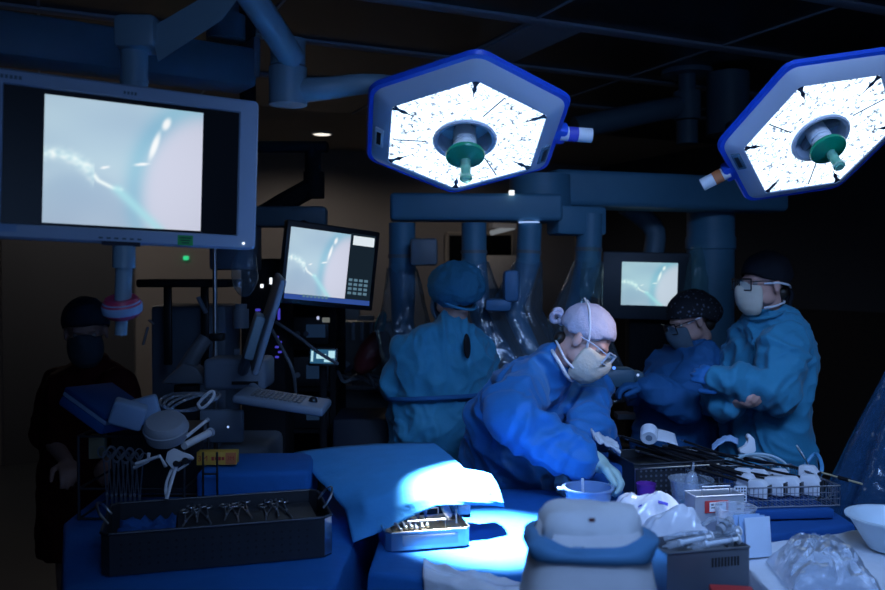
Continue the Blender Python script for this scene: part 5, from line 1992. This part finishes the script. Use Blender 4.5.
# coiled pale tubing and clip
random.seed(5)
g = G()
for k in range(3):
    pts = []
    for i in range(22):
        t_ = i / 21
        a = 2 * PI * t_ * 1.2 + k
        pts.append(P(728 + 55 * t_ + 12 * math.cos(a), 452 + 15 * t_ + 7 * math.sin(a) + 3 * k, 3.12 - .10 * t_ + .02 * k))
    g.tube(pts, .0055, n=7, sm=3)
solo('tubing', g, mat('tubing_pale', (.35, .50, .58), .3), 'coils of pale blue tubing lying behind the wire basket', 'tubing')
g = G().tube([P(802, 470, 3.06), P(812, 456, 3.08), P(818, 455, 3.06), P(822, 468, 3.0), P(818, 480, 2.98)], .007, n=8, sm=6)
solo('tubing', g, mat('tubing_blue', (.08, .28, .50), .3), 'blue tube arching over the back right corner of the basket', 'tubing')
g = G().prism([(-.030, -.02), (.012, -.03), (.030, -.012), (.026, .030), (.004, .050), (-.004, .036), (.008, .022), (-.002, .004), (-.032, -.004)], -.012, .012, frame(V((1, -.1, 0)), V((0, -1, .15)), P(747, 447, 3.10)), bev=.005)
solo('clip', g, M['white_plastic'], 'white plastic clip standing on the pale tubing', 'clip')
g = G().grid(lambda u, v: P(712 + 26 * u, 452 - 10 * math.sin(u * 2.5) - 6 * v, 3.16 + .05 * v) + V((0, 0, .006 * ridge(V((u * 4, v * 4, 0)), 1))), 14, 8)
s = solo('towel_scrap', g, M['paper_blue'], 'pale blue folded cloth scrap left of the white clip', 'cloth', angle=180)
solidify(s, .004)

# plastic draped stand at the right edge
c = V((1.73, 2.98, 0))
mm = Matrix.Translation(c)
t = thing('draped_stand', 'stand under hanging blue-tinted clear drape at the right edge', 'stand', mm)
part('pole', G().cyl((0, 0, .05), (0, 0, 1.66), .016, n=16, m=mm), M['steel'], t)
part('base', G().lathe([(0, 0), (.22, 0), (.22, .02), (.03, .05), (0, .05)], 28, mm), M['dull_plastic'], t)


def df(u, v):
    a = 2 * PI * u
    z = 1.68 - 1.45 * v
    w = .02 + .38 * min(1, v * 1.65) ** .9
    w *= 1 + .10 * math.sin(7 * a + 1) * min(1, v * 2) + .05 * math.sin(13 * a)
    return c + V((w * math.cos(a), w * math.sin(a) * .8, z + .02 * noise.noise(V((math.cos(a) * 2, math.sin(a) * 2, v * 4)))))


part('drape', G().grid(df, 84, 30), M['film_blue'], t, angle=180)

# ================================================================== left table clutter
# wrapped pack under the yellow carton
g = G().box((0, 0, .07), (.36, .30, .135), rotz(.06, (-.615, 2.89, TZ + .002)), bev=.018, seg=3)
g.wave(lambda p, n: n * .003 * ridge(p * 9, 2))
solo('wrapped_pack', g, M['drape'], 'blue wrapped pack behind the long dark tray, under the yellow carton', 'pack')
mm = frame(V((.98, .06, .035)), V((0, 0, 1)), P(218, 457, 2.82))
zt = TZ + .141
t = thing('carton', 'small yellow-orange carton with red lettering on the blue wrapped pack', 'carton', mm)
link('box', G().box((0, 0, 0), (.128, .05, .042), bev=.0015).bm, M['yellow'], t, local=True)
link('end_panel', G().box((.046, -.0253, 0), (.034, .001, .038)).bm, M['orange'], t, local=True)
tf = frame(V((1, 0, 0)), V((0, -1, 0)), V((0, 0, 0)))
text('lettering', '3M', .026, M['red'], t, mm @ Matrix.Translation(V((-.044, -.0256, .0))) @ tf)
text('lettering', '3M', .018, M['red'], t, mm @ Matrix.Translation(V((.046, -.0262, .0))) @ tf)
g = G()
for i in range(4):
    g.box((-.012 + i * .011, -.0254, .0), (.008, .0006, .012 - .002 * (i % 2)))
link('small_print', g.bm, M['red'], t, local=True)
# stand that carries the wrapped bundles : dark instrument rack
RX0, RX1, RY0, RY1 = -1.14, -.81, 2.68, 2.96
t = thing('instrument_rack', 'dark wire rack holding upright ringed instruments on the left table', 'rack', V((-1.0, 2.82, TZ)))
g = G()
for z in (TZ + .006, TZ + .10, TZ + .265):
    q = [(RX0, RY0, z), (RX1, RY0, z), (RX1, RY1, z), (RX0, RY1, z)]
    for a, b in zip(q, q[1:] + q[:1]):
        g.cyl(a, b, .004, n=8)
for x in (RX0, RX1):
    for y in (RY0, RY1):
        g.cyl((x, y, TZ + .002), (x, y, TZ + .265), .005, n=8)
part('rack_frame', g, M['tray_dark'], t)
part('rack_panel', G().box(((RX0 + RX1) / 2, RY1 - .02, TZ + .14), (RX1 - RX0 - .02, .006, .24)), M['tray_dark'], t)
part('rack_shelf', G().box(((RX0 + RX1) / 2, (RY0 + RY1) / 2 + .04, TZ + .2655), (RX1 - RX0, .20, .006)), M['tray_dark'], t)
for i in range(8):
    px = 106 + i * 4.6
    top = P(px, 441 + (i * 5) % 9, 2.66)
    f = frame(V((0, 0, 1)), V((.3, -1, 0)), V((top.x, 2.665 + .004 * (i % 2), TZ + .006)))
    g = forceps(G(), top.z - TZ - .012 - .012, .010)
    g.bm.transform(f)
    solo('forceps', g, M['steel_dull'], 'upright ringed forceps in front of the dark wire rack, %s from the left' % words_[i], 'surgical instrument', 'upright forceps in the rack')
# tilted blue bundle
A, B, C_, D = P(72, 391, 2.70), P(106, 378, 2.92), P(131, 401, 2.88), P(104, 414, 2.66)
E = P(116, 437, 2.68)
xd = (D - A) * 1.35
yd = (B - A)
n_ = xd.cross(yd).normalized()
if n_.z < 0:
    n_ = -n_
cn = A + xd * .5 + yd * .5
f = frame(xd, n_, cn)
t = thing('wrapped_bundle', 'tilted thick blue folded bundle with a pale edge stripe, topmost at far left', 'pack', f)
L_, W_ = xd.length, yd.length
link('upper_fold', G().box((0, 0, -.008), (L_, W_, .016), bev=.004).bm, M['wrap_dark'], t, local=True)
link('pale_layer', G().box((0, 0, -.023), (L_ * .99, W_ * .98, .014), bev=.003).bm, M['paper_blue'], t, local=True)
link('lower_fold', G().box((0, 0, -.047), (L_, W_, .034), bev=.008).bm, M['drape'], t, local=True)
# pale blue boxes leaning
for i, (px, py, y, s, a, lb) in enumerate(((128, 414, 2.64, (.10, .07, .075), .35, 'pale blue soft pack leaning against the tilted bundle'), (146, 410, 2.74, (.085, .06, .085), -.25, 'pale blue pack between the leaning pack and the whitish bottle'))):
    g = G().box((0, 0, 0), s, Matrix.Translation(P(px, py, y)) @ Matrix.Rotation(a, 4, 'Y') @ Matrix.Rotation(.3, 4, 'Z'), bev=.010, seg=3)
    solo('soft_pack', g, M['paper_blue'], lb, 'pack')
# whitish rounded container
mm = frame(V((.97, .1, -.05)), V((.05, -.45, .9)), P(166, 429, 2.66))
t = thing('container', 'whitish rounded plastic container above the upright instruments', 'container', mm)
link('tub', G().lathe([(0, -.04), (.045, -.04), (.062, -.030), (.068, .0), (.064, .022), (.056, .032), (0, .036)], 36).bm, M['frost'], t, local=True)
link('rim', G().torus(.066, .004, Matrix.Translation(V((0, 0, .005)))).bm, M['frost'], t, local=True)
# clear tubing bag and clip
g = G()
random.seed(11)
for k in range(4):
    pts = [P(190 + 24 * math.cos(a + k) + 4 * k - 6, 402 + 9 * math.sin(a * 1.0 + k * .7), 2.80 + .05 * math.sin(a * 2 + k)) for a in [2 * PI * i / 14 * 1.05 for i in range(15)]]
    g.tube(pts, .0048, n=7, sm=4)
solo('tubing', g, M['clear'], 'coiled clear tubing above the whitish container', 'tubing')
g = G().tube([P(198, 404, 2.72), P(204, 397, 2.72), P(212, 391, 2.72), P(214, 396, 2.72), P(207, 405, 2.71), P(201, 408, 2.71), P(198, 404, 2.72)], .005, n=8, sm=4)
solo('clamp', g, M['white_plastic'], 'small white tubing clamp right of the coiled clear tubing', 'clamp')
# white tubes
for p, q, r, lb in (((186, 437, 2.66), (206, 421, 2.76), .0055, 'thin white rod slanting up beside the whitish container'), ((184, 446, 2.66), (209, 433, 2.78), .012, 'thick white tube lying below the slanting white rod')):
    A, B = P(*p), P(*q)
    t = thing('suction_tube', lb, 'tube', A)
    part('tube', G().cyl(A, B, r, n=16), M['white_plastic'], t)
    part('tube_end', G().cyl(B, B + (B - A).normalized() * .012, r * 1.25, n=16), M['frost'], t)
# bent white retractors
g = G().tube([P(134, 468, 2.60), P(148, 461, 2.60), P(149, 453, 2.60)], .0055, n=8, sm=1)
solo('retractor', g, M['white_plastic'], 'bent white rod, upper left of the two bent rods over the tray', 'surgical instrument')
g = G().tube([P(136, 464, 2.57), P(160, 456, 2.57), P(166, 467, 2.57)], .0055, n=8, sm=1)
solo('retractor', g, M['white_plastic'], 'bent white rod, lower right of the two bent rods over the tray', 'surgical instrument')
# white scissor-handled device leaning into the tray
c = P(176, 462, 2.50)
f = frame(V((1, 0, 0)), V((0, -1, .3)), c)
t = thing('stapler', 'white trigger-handled instrument standing at the back of the long dark tray', 'surgical instrument', f)
link('grip', G().prism([(-.030, .0), (-.026, .028), (-.008, .040), (.014, .030), (.040, .022), (.052, .012), (.046, .004), (.018, .010), (.006, .002), (.004, -.020), (-.010, -.024), (-.014, -.006)], -.010, .010, bev=.004).bm, M['white_plastic'], t, local=True)
g = G().tube([(.004, -.008, .0), (-.004, -.04, .004), (-.010, -.075, .008), (-.016, -.105, .008)], .0055, n=8, sm=4)
link('handle_bar', g.bm, M['white_plastic'], t, local=True)
g = G().tube([(-.008, -.014, .0), (-.020, -.05, .002), (-.022, -.080, .004), (-.016, -.104, .006)], .0045, n=8, sm=4)
link('trigger', g.bm, M['white_plastic'], t, local=True)
link('pivot', G().cyl((.004, -.006, -.012), (.004, -.006, .014), .009, n=18).bm, M['black'], t, local=True)
link('knob', G().cyl((.030, .002, -.012), (.030, .002, .014), .010, n=18).bm, M['black'], t, local=True)
link('side_lever', G().tube([(.006, -.024, .0), (.022, -.014, .002), (.036, -.004, .002)], .004, n=8, sm=3).bm, M['white_plastic'], t, local=True)
# cream card box behind the instruments
g = G().box((0, 0, 0), (.05, .05, .075), rotz(.2, P(98, 446, 2.86)), bev=.002)
solo('card_box', g, M['cream_card'], 'dull cream card box at the left side behind the upright forceps', 'carton')
# black posts
t = thing('post_stand', 'two dark upright wire posts beside the yellow carton', 'stand', V((P(212, 470, 2.70).x, 2.70, TZ)))
for px in (203, 217):
    part('post', G().cyl(V((P(px, 470, 2.70).x, 2.70, TZ + .012)), P(px, 452, 2.70), .0035, n=8), M['black_metal'], t)
part('crossbar', G().cyl(P(203, 474, 2.70), P(217, 474, 2.70), .003, n=8), M['black_metal'], t)
part('foot', G().box((P(210, 470, 2.70).x, 2.70, TZ + .008), (.07, .03, .01), bev=.003), M['black'], t)
# crumpled foil scrap on the pack edge
g = G().ball((0, 0, 0), (.018, .014, .010), Matrix.Translation(P(296, 474, 2.86)), u=18, v=12)
g.wave(lambda p, n: n * .006 * ridge(p * 60, 1))
solo('foil_scrap', g, M['steel_dull'], 'little crumpled foil scrap between the left pack and the blue sheet', 'scrap')


# ================================================================== machines in the dark behind
# imaging cart : column body, tilted side screen, keyboard tray
yc = 3.3
t = thing('ultrasound_cart', 'dim medical cart with keyboard tray and edge-on tilted screen, left of the black monitor', 'medical cart', V((P(240, 400, yc).x, 3.45, 0)))
a = P(240, 380, yc)
part('cart_body', G().box((a.x, 3.50, .58), (.20, .34, .92), bev=.03, seg=3), M['dull_plastic'], t)
part('cart_base', G().box((a.x, 3.45, .12), (.42, .55, .08), bev=.02), M['dull_plastic'], t)
for s in (-1, 1):
    for q in (-1, 1):
        w = part('wheel', G().cyl((a.x + s * .18 - .015, 3.45 + q * .22, .042), (a.x + s * .18 + .015, 3.45 + q * .22, .042), .04, n=20), M['black'], t)
part('head_unit', G().box(P(240, 372, yc + .1), (.24, .20, .12), bev=.018, seg=3), M['grey_plastic'], t)
part('slot', G().box(P(245, 383, yc - .005), (.10, .01, .012)), M['black'], t)
kb = frame(V((1, -.05, -.20)), V((.14, -.10, 1)), P(283, 399, 3.10))
k_ = link('keyboard_tray', G().box((0, 0, -.008), (.33, .16, .032), kb, bev=.012, seg=3).bm, M['grey_plastic'], t)
g = G()
for i in range(11):
    for j in range(4):
        g.box((-.10 + i * .017, -.045 + j * .026, .010), (.013, .019, .008), kb, bev=.001, seg=1)
link('key', g.bm, M['dull_plastic'], k_)
link('trackball', G().ball((.11, 0, .010), .016, kb).bm, M['black'], k_)
part('tray_arm', G().tube([P(252, 388, 3.28), P(262, 398, 3.2), P(270, 403, 3.14)], .022, n=10, sm=4), M['grey_plastic'], t)
# edge-on screen
A, B = P(281, 276, 3.1), P(253, 368, 3.1)
ax = (A - B).normalized()
sc = frame(V((.25, 1, 0)), V((1, -.22, .28)), (A + B) / 2)
ud = sc.to_3x3().inverted() @ ax
sc = frame(ax, V((1, .26, .0)) - ax * V((1, .26, 0)).dot(ax), (A + B) / 2)
link('screen_back', G().box((0, 0, 0), ((A - B).length, .30, .022), sc, bev=.008, seg=3).bm, M['grey_plastic'], t)
link('screen_glass', G().box((0, 0, .012), ((A - B).length * .9, .26, .003), sc).bm, M['glass_black'], t)
link('screen_hinge', G().box((-.06, .0, -.03), (.16, .14, .035), sc, bev=.008).bm, M['boom'], t)
part('screen_arm', G().tube([P(252, 345, 3.18), P(246, 362, 3.25), P(243, 372, 3.32)], .022, n=10, sm=4), M['grey_plastic'], t)
part('status_light', G().ball(P(228, 427, 3.29), .0045), M['led_soft'], t)
part('front_panel', G().box(P(222, 426, 3.33), (.17, .03, .13), bev=.012), M['grey_plastic'], t)
# wedge shaped pedestal / scanner arm
t = thing('scanner_arm', 'dim wedge-footed angled arm left of the medical cart', 'medical device', P(180, 390, 3.4))
part('wedge', G().prism([(-.095, -.03), (.10, -.03), (.05, .035), (.0, .055)], -.05, .05, frame(V((1, 0, 0)), V((0, -1, 0)), P(187, 375, 3.4)), bev=.012), M['dull_plastic'], t)
part('arm', G().tube([P(184, 372, 3.4), P(196, 352, 3.4), P(206, 338, 3.42)], lambda q: .035 - .008 * q, n=12, sm=4), M['dull_plastic'], t)
a = P(187, 385, 3.4)
part('pedestal', G().cyl((a.x, a.y, .03), (a.x, a.y, a.z), .05, n=20).cyl((a.x, a.y, .0), (a.x, a.y, .04), .10, n=28), M['black_matte'], t)
# tall device column
a = P(190, 325, 4.0)
t = thing('ventilator_tower', 'tall dim blue-grey machine column behind the pole', 'medical device', V((a.x, a.y, 0)))
part('column_body', G().box((a.x, a.y + .12, .83), (.35, .30, 1.46), bev=.02), mat('machine_blue_grey', (.10, .14, .19), .5), t)
part('column_base', G().box((a.x, a.y + .12, .06), (.36, .5, .12), bev=.02), M['black_matte'], t)
part('top_tray', G().box(P(192, 283, 3.85), (.40, .30, .035), bev=.01), M['black_matte'], t)
g = G()
for px in (168, 205):
    g.box(P(px, 325, 3.86), (.035, .02, .36), bev=.005)
part('side_strap', g, M['black'], t)
part('lever', G().cyl(P(198, 297, 3.8), P(206, 313, 3.8), .010, n=10), M['grey_plastic'], t)
g = G()
for i, (p, q) in enumerate((((149, 320), (154, 324)), ((143, 345), (148, 327)))):
    g.cyl(P(p[0], p[1], 3.8), P(q[0], q[1], 3.8), .006, n=8)
part('rail', g, M['steel_dull'], t)
# infusion pole with bags
a = P(215, 300, 3.6)
t = thing('infusion_pole', 'thin pale upright pole with hanging fluid bags below the big monitor', 'infusion stand', V((a.x, a.y, 0)))
part('pole', G().cyl((a.x, a.y, .05), (a.x, a.y, P(215, 225, 3.6).z), .009, n=14), M['steel'], t)
part('base', G().cyl((a.x, a.y, .0), (a.x, a.y, .05), .09, .03, n=28), M['dull_plastic'], t)
part('clamp', G().box(P(217, 337, 3.58), (.06, .05, .03), bev=.006), M['black'], t)
part('hook_bar', G().tube([P(205, 236, 3.6), P(215, 229, 3.6), P(246, 233, 3.6)], .006, n=8, sm=3), M['steel'], t)
g = G().ball((0, 0, 0), (.055, .025, .10), Matrix.Translation(P(245, 272, 3.6)))
g.wave(lambda p, n: n * .006 * ridge(p * 20, 2))
solo('fluid_bag', g, M['film'], 'clear bulging fluid bag hanging right of the thin pole', 'fluid bag')
g = G().cyl(P(241, 309, 3.55), P(241, 328, 3.55), .032, n=24).cyl(P(241, 304, 3.55), P(241, 309, 3.55), .024, n=20)
solo('fluid_bottle', g, mat('bottle_grey', (.16, .19, .23), .4), 'grey capped bottle hanging under the clear fluid bag', 'bottle')
g = G().box(P(237, 352, 3.42), (.022, .02, .026), bev=.003)
solo('socket_box', g, M['grey_plastic'], 'small pale plug box on the front of the medical cart', 'socket')
solo('device_box', G().box(P(236, 248, 3.9), (.20, .18, .20), bev=.015), mat('box_blue_grey', (.09, .13, .18), .5), 'dim blue-grey box beside the fluid bag, under the big monitor corner', 'medical device')

# equipment tower in the middle
yt = 4.52
a = P(288, 380, yt)
rack = t = thing('equipment_rack', 'dark rack of glowing devices under the black-bezelled monitor', 'equipment rack', V((a.x, yt + .2, 0)))
g = G()
for s in (-1, 1):
    for q in (-1, 1):
        g.box((a.x + .05 + s * .19, yt + .2 + q * .22, .80), (.03, .03, 1.56))
part('rack_post', g, M['black_matte'], t)
for z in (.18, .55, .88, 1.10, 1.32, 1.56):
    part('shelf', G().box((a.x + .05, yt + .2, z), (.41, .46, .02)), M['black_matte'], t)
part('back_panel', G().box((a.x + .05, yt + .43, .85), (.41, .01, 1.4)), M['black_matte'], t)
for i, (z, h, lb) in enumerate(((.892, .17, 'dark device box on the lower glowing shelf of the equipment rack'), (1.112, .16, 'dark device box on the middle shelf of the equipment rack'), (1.332, .15, 'dark device box on the top shelf of the equipment rack'))):
    mm = Matrix.Translation(V((a.x + .05, yt + .16, z)))
    q = thing('device', lb, 'medical device', mm, 'devices in the equipment rack')
    link('case', G().box((0, 0, h / 2), (.34, .36, h), bev=.008).bm, M['black'], q, local=True)
    g = G()
    for j in range(3 + i):
        g.cyl((-.13 + j * .045, -.181, h * .4), (-.13 + j * .045, -.190, h * .4), .014, n=16)
    link('dial', g.bm, M['dull_plastic'], q, local=True)
    link('display', G().box((.10, -.182, h * .5), (.10, .004, h * .45)).bm, emit('display_dim_%d' % i, (.006, .016, .04), 1), q, local=True)
# little lamps on the machines
LEDS = [((279, 314), 4.15, 'led_violet', (.006, .01, .028), 'violet-blue glowing strip on the dark rack beside the tilted screen'),
        ((256, 266), 4.0, 'led_white', (.007, .01, .012), 'white pinpoint lamp, uppermost in the dark left of the black monitor'),
        ((262, 286), 4.0, 'led_white', (.007, .01, .009), 'white pinpoint lamp, lowest in the dark left of the black monitor'),
        ((271, 281), 4.0, 'led_white', (.006, .01, .016), 'narrow white lamp right beside the black monitor edge'),
        ((258, 310), 4.0, 'led_violet', (.012, .01, .006), 'blue glowing bar left of the edge-on screen'),
        ((318, 318), 4.2, 'led_soft', (.006, .01, .008), 'pale blue dot lamp just under the black monitor'),
        ((326, 320), 4.25, 'led_soft', (.018, .01, .012), 'small pale square indicator under the black monitor')]
LATER = []
for (px, py), y, m, s, lb in LEDS:
    mm = M[m]
    if px == 326:
        mm = emit('led_dim_square', (.12, .13, .12), 1)
    if px == 318:
        mm = emit('led_dot', (.45, .5, .7), 1)
    LATER.append((px, py, s, mm))
# housing that carries those lamps
a = P(268, 318, 4.28)
t = thing('control_tower', 'black control tower carrying pinpoint lamps behind the edge-on screen', 'medical device', V((a.x, a.y, 0)))
part('tower_body', G().box((a.x, a.y, .90), (.22, .24, 1.76), bev=.02), M['black_matte'], t)
part('tower_base', G().box((a.x, a.y, .02), (.26, .30, .04), bev=.01), M['black_matte'], t)
for px, py, s, mm in LATER:
    if px < 300:
        part('status_light', G().box(P(px, py, 4.16), (s[0] * 2, .012, s[2] * 2), bev=.002), mm, t)
for i in range(5):
    part('status_light', G().box(P(277 + (i % 2) * 3, 337 + i * 5, 4.16), (.018, .012, .010), bev=.002), M['led_violet'], t)
for px, py, s, mm in LATER:
    if px > 300:
        part('status_light', G().box(P(px, py, 4.25), (s[0] * 2, .012, s[2] * 2), bev=.002), mm, rack)

# small touch screen
mm = frame(V((1, .05, -.03)), V((.05, -1, .25)), P(323, 356.5, 4.0))
t = thing('touch_screen', 'tiny bright cyan touch screen under the black monitor', 'display', mm)
link('case', G().box((0, 0, -.012), (.135, .085, .022), bev=.004).bm, M['black'], t, local=True)
link('display', G().box((0, 0, .0), (.118, .066, .003)).bm, emit('touch_blue', (.02, .09, .18), 1.0), t, local=True)
g = G()
g.box((.040, .010, .002), (.030, .034, .002)).box((-.008, 0, .002), (.045, .022, .002)).box((-.050, .0, .002), (.010, .050, .002)).box((.03, -.02, .002), (.05, .012, .002))
link('display_icons', g.bm, emit('touch_white', (.45, .75, .85), 1.0), t, local=True)
a = P(323, 360, 4.06)
part('stand', G().cyl((a.x, a.y, .03), (a.x, a.y, a.z), .018, n=12).cyl((a.x, a.y, 0), (a.x, a.y, .03), .07, n=24), M['black_matte'], t)
# anaesthesia machine, greyish clutter right of it
yt = 5.25
a = P(362, 360, yt)
t = thing('anaesthesia_machine', 'dim grey machine with pipes and gauges between rack and gowned back', 'medical device', V((a.x, yt, 0)))
part('machine_body', G().box((a.x, yt + .2, .72), (.50, .40, 1.40), bev=.03), mat('machine_grey', (.13, .14, .145), .5), t)
part('worktop', G().box((a.x, yt - .02, P(362, 384, yt).z), (.55, .30, .03), bev=.008), M['dull_plastic'], t)
for i in range(4):
    part('flow_tube', G().cyl(P(344 + i * 9, 340, yt - .06), P(344 + i * 9, 322, yt - .06), .012, n=12), M['grey_plastic'], t)
g = G()
g.box(P(350, 313, yt - .02), (.12, .06, .08), bev=.01).box(P(366, 318, yt - .02), (.10, .06, .03), bev=.005)
part('top_module', g, mat('module_grey', (.24, .24, .24), .5), t)
for i in range(3):
    part('gauge', G().cyl(P(345 + i * 13, 366, yt - .03), P(345 + i * 13, 366, yt - .06), .032, n=24), M['grey_plastic'], t)
g = G()
for k in range(4):
    g.tube([P(338 + k * 5, 372 + k * 4, 4.6), P(345 + k * 7, 382 - k * 3, 4.5), P(362 + k * 5, 374 + k * 5, 4.55), P(388, 380 + k * 3, 4.7)], .010, n=7, sm=6)
part('hose', g, M['dull_plastic'], t)
# maroon breathing bag with teal top
mm = frame(V((.6, 0, .8)), V((.3, -1, 0)), P(372, 352, 4.4))
t = thing('breathing_bag', 'dark maroon breathing bag with teal cap left of the gowned back', 'breathing bag', mm)
g = G().ball((0, 0, 0), (.13, .065, .06), None, u=28, v=18)
g.wave(lambda p, n: n * .006 * ridge(p * 18, 1))
link('bag', g.bm, M['maroon'], t, local=True)
part('neck', G().tube([P(377, 338, 4.4), P(380, 334, 4.4), P(381, 331, 4.4)], .022, n=14, sm=3), M['maroon'], t)
part('cap', G().lathe([(0, -.055), (.022, -.055), (.028, -.02), (.024, .02), (.018, .045), (.008, .055), (0, .056)], 24, Matrix.Translation(P(381, 322, 4.4)) @ Matrix.Rotation(.25, 4, 'Y')), M['teal'], t)
a = P(366, 365, 4.42)
part('hose', G().tube([P(360, 362, 4.4), P(352, 366, 4.45), P(346, 372, 4.6)], .012, n=8, sm=5), M['dull_plastic'], t)
# cables dropping by the tilted screen
for i, q in enumerate((((272, 330, 4.0), (284, 352, 3.9), (293, 372, 3.9), (296, 396, 4.0)), ((276, 322, 4.0), (300, 338, 3.9), (318, 352, 3.85), (338, 364, 3.9)))):
    part('cable', G().tube([P(*p) for p in q], .008, n=7, sm=6), M['dull_plastic'], rack)
# floor standing dark bin in front of rack
solo('dark_cabinet', G().box((P(362, 420, 4.15).x, 4.36, .50), (.30, .36, 1.0), bev=.02), mat('cabinet_navy', (.012, .018, .035), .6), 'dark navy cabinet below the tangled hoses, left of the gowned back', 'cabinet')
# far right dim pieces

# ================================================================== light
w = bpy.data.worlds.new('world')
SC.world = w
w.use_nodes = True
w.node_tree.nodes['Background'].inputs[0].default_value = (0.22, 0.42, 1.0, 1)
w.node_tree.nodes['Background'].inputs[1].default_value = 0.026


def lamp(name, kind, loc, energy, col, target=None, **k):
    d = bpy.data.lights.new(name, kind)
    d.energy = energy
    d.color = col
    for a, b in k.items():
        setattr(d, a, b)
    o = bpy.data.objects.new(name, d)
    COL.objects.link(o)
    o.location = loc
    if target is not None:
        o.rotation_euler = (V(target) - V(loc)).to_track_quat('-Z', 'Y').to_euler()
    return o


BLUE = (0.30, 0.51, 1.0)
# beam of the first lamp head on the middle table
s1 = MW1 @ V((.0, .0, .17))
tgt = Pz(492, 526, TZ + .03)
lamp('lamp_beam', 'SPOT', s1, 4600, (0.80, 0.90, 1.0), tgt, spot_size=math.radians(32), spot_blend=.75, shadow_soft_size=.03)
# weak beam of the second head on the white bags
s2 = MW2 @ V((0, 0, .17))
lamp('lamp_beam', 'SPOT', s2, 110, (0.62, 0.72, 1.0), Pz(680, 515, 1.0), spot_size=math.radians(22), spot_blend=.8, shadow_soft_size=.05)
# blue fill areas added to brighten the team, no fixtures behind them
lamp('blue_fill', 'AREA', (.75, .9, 2.93), 12.5, BLUE, (.85, 3.1, 1.1), shape='RECTANGLE', size=1.0, size_y=.5, spread=math.radians(75))
lamp('blue_fill', 'AREA', (1.7, 1.6, 2.93), 5, (0.36, 0.56, 1.0), (1.35, 3.5, 1.2), shape='RECTANGLE', size=.8, size_y=.5, spread=math.radians(100))
lamp('lamp_spill', 'SPOT', s2, 28, (1.0, .86, .86), P(580, 345, 3.2), spot_size=math.radians(20), spot_blend=.9, shadow_soft_size=.12)
lamp('blue_fill', 'AREA', (.15, .15, 2.93), 5, BLUE, (.45, 1.7, 1.1), shape='RECTANGLE', size=.8, size_y=.5, spread=math.radians(80))  # added fill for the blurred stand in the foreground
lamp('blue_fill', 'AREA', (.5, -.5, 1.9), 3.6, (.26, .48, 1.0), (.1, 2.6, 2.75), shape='RECTANGLE', size=.8, size_y=.5, spread=math.radians(120))  # added upward fill behind the camera, lifts booms, bezel and ceiling bars
# warm glow of the downlight, plus added unseen spots lighting the back wall
for uu, en in ((-3.6, 1), (-1.5, 4), (0.3, 20), (2.4, 14), (4.2, 6)):
    q = RM @ V((uu, 7.55, CEIL - .04))
    lamp('soffit_glow', 'SPOT', q, en, (1.0, .88, .80), q + V((0, 0, -1)), spot_size=math.radians(165), spot_blend=.5, shadow_soft_size=.1)

SC.view_settings.view_transform = 'Standard'
SC.view_settings.look = 'None'
SC.view_settings.exposure = 0
SC.view_settings.gamma = 1
SC.view_settings.use_curve_mapping = False
SC.cycles.use_denoising = True
SC.cycles.max_bounces = 6
SC.cycles.transparent_max_bounces = 20
SC.cycles.sample_clamp_indirect = 4
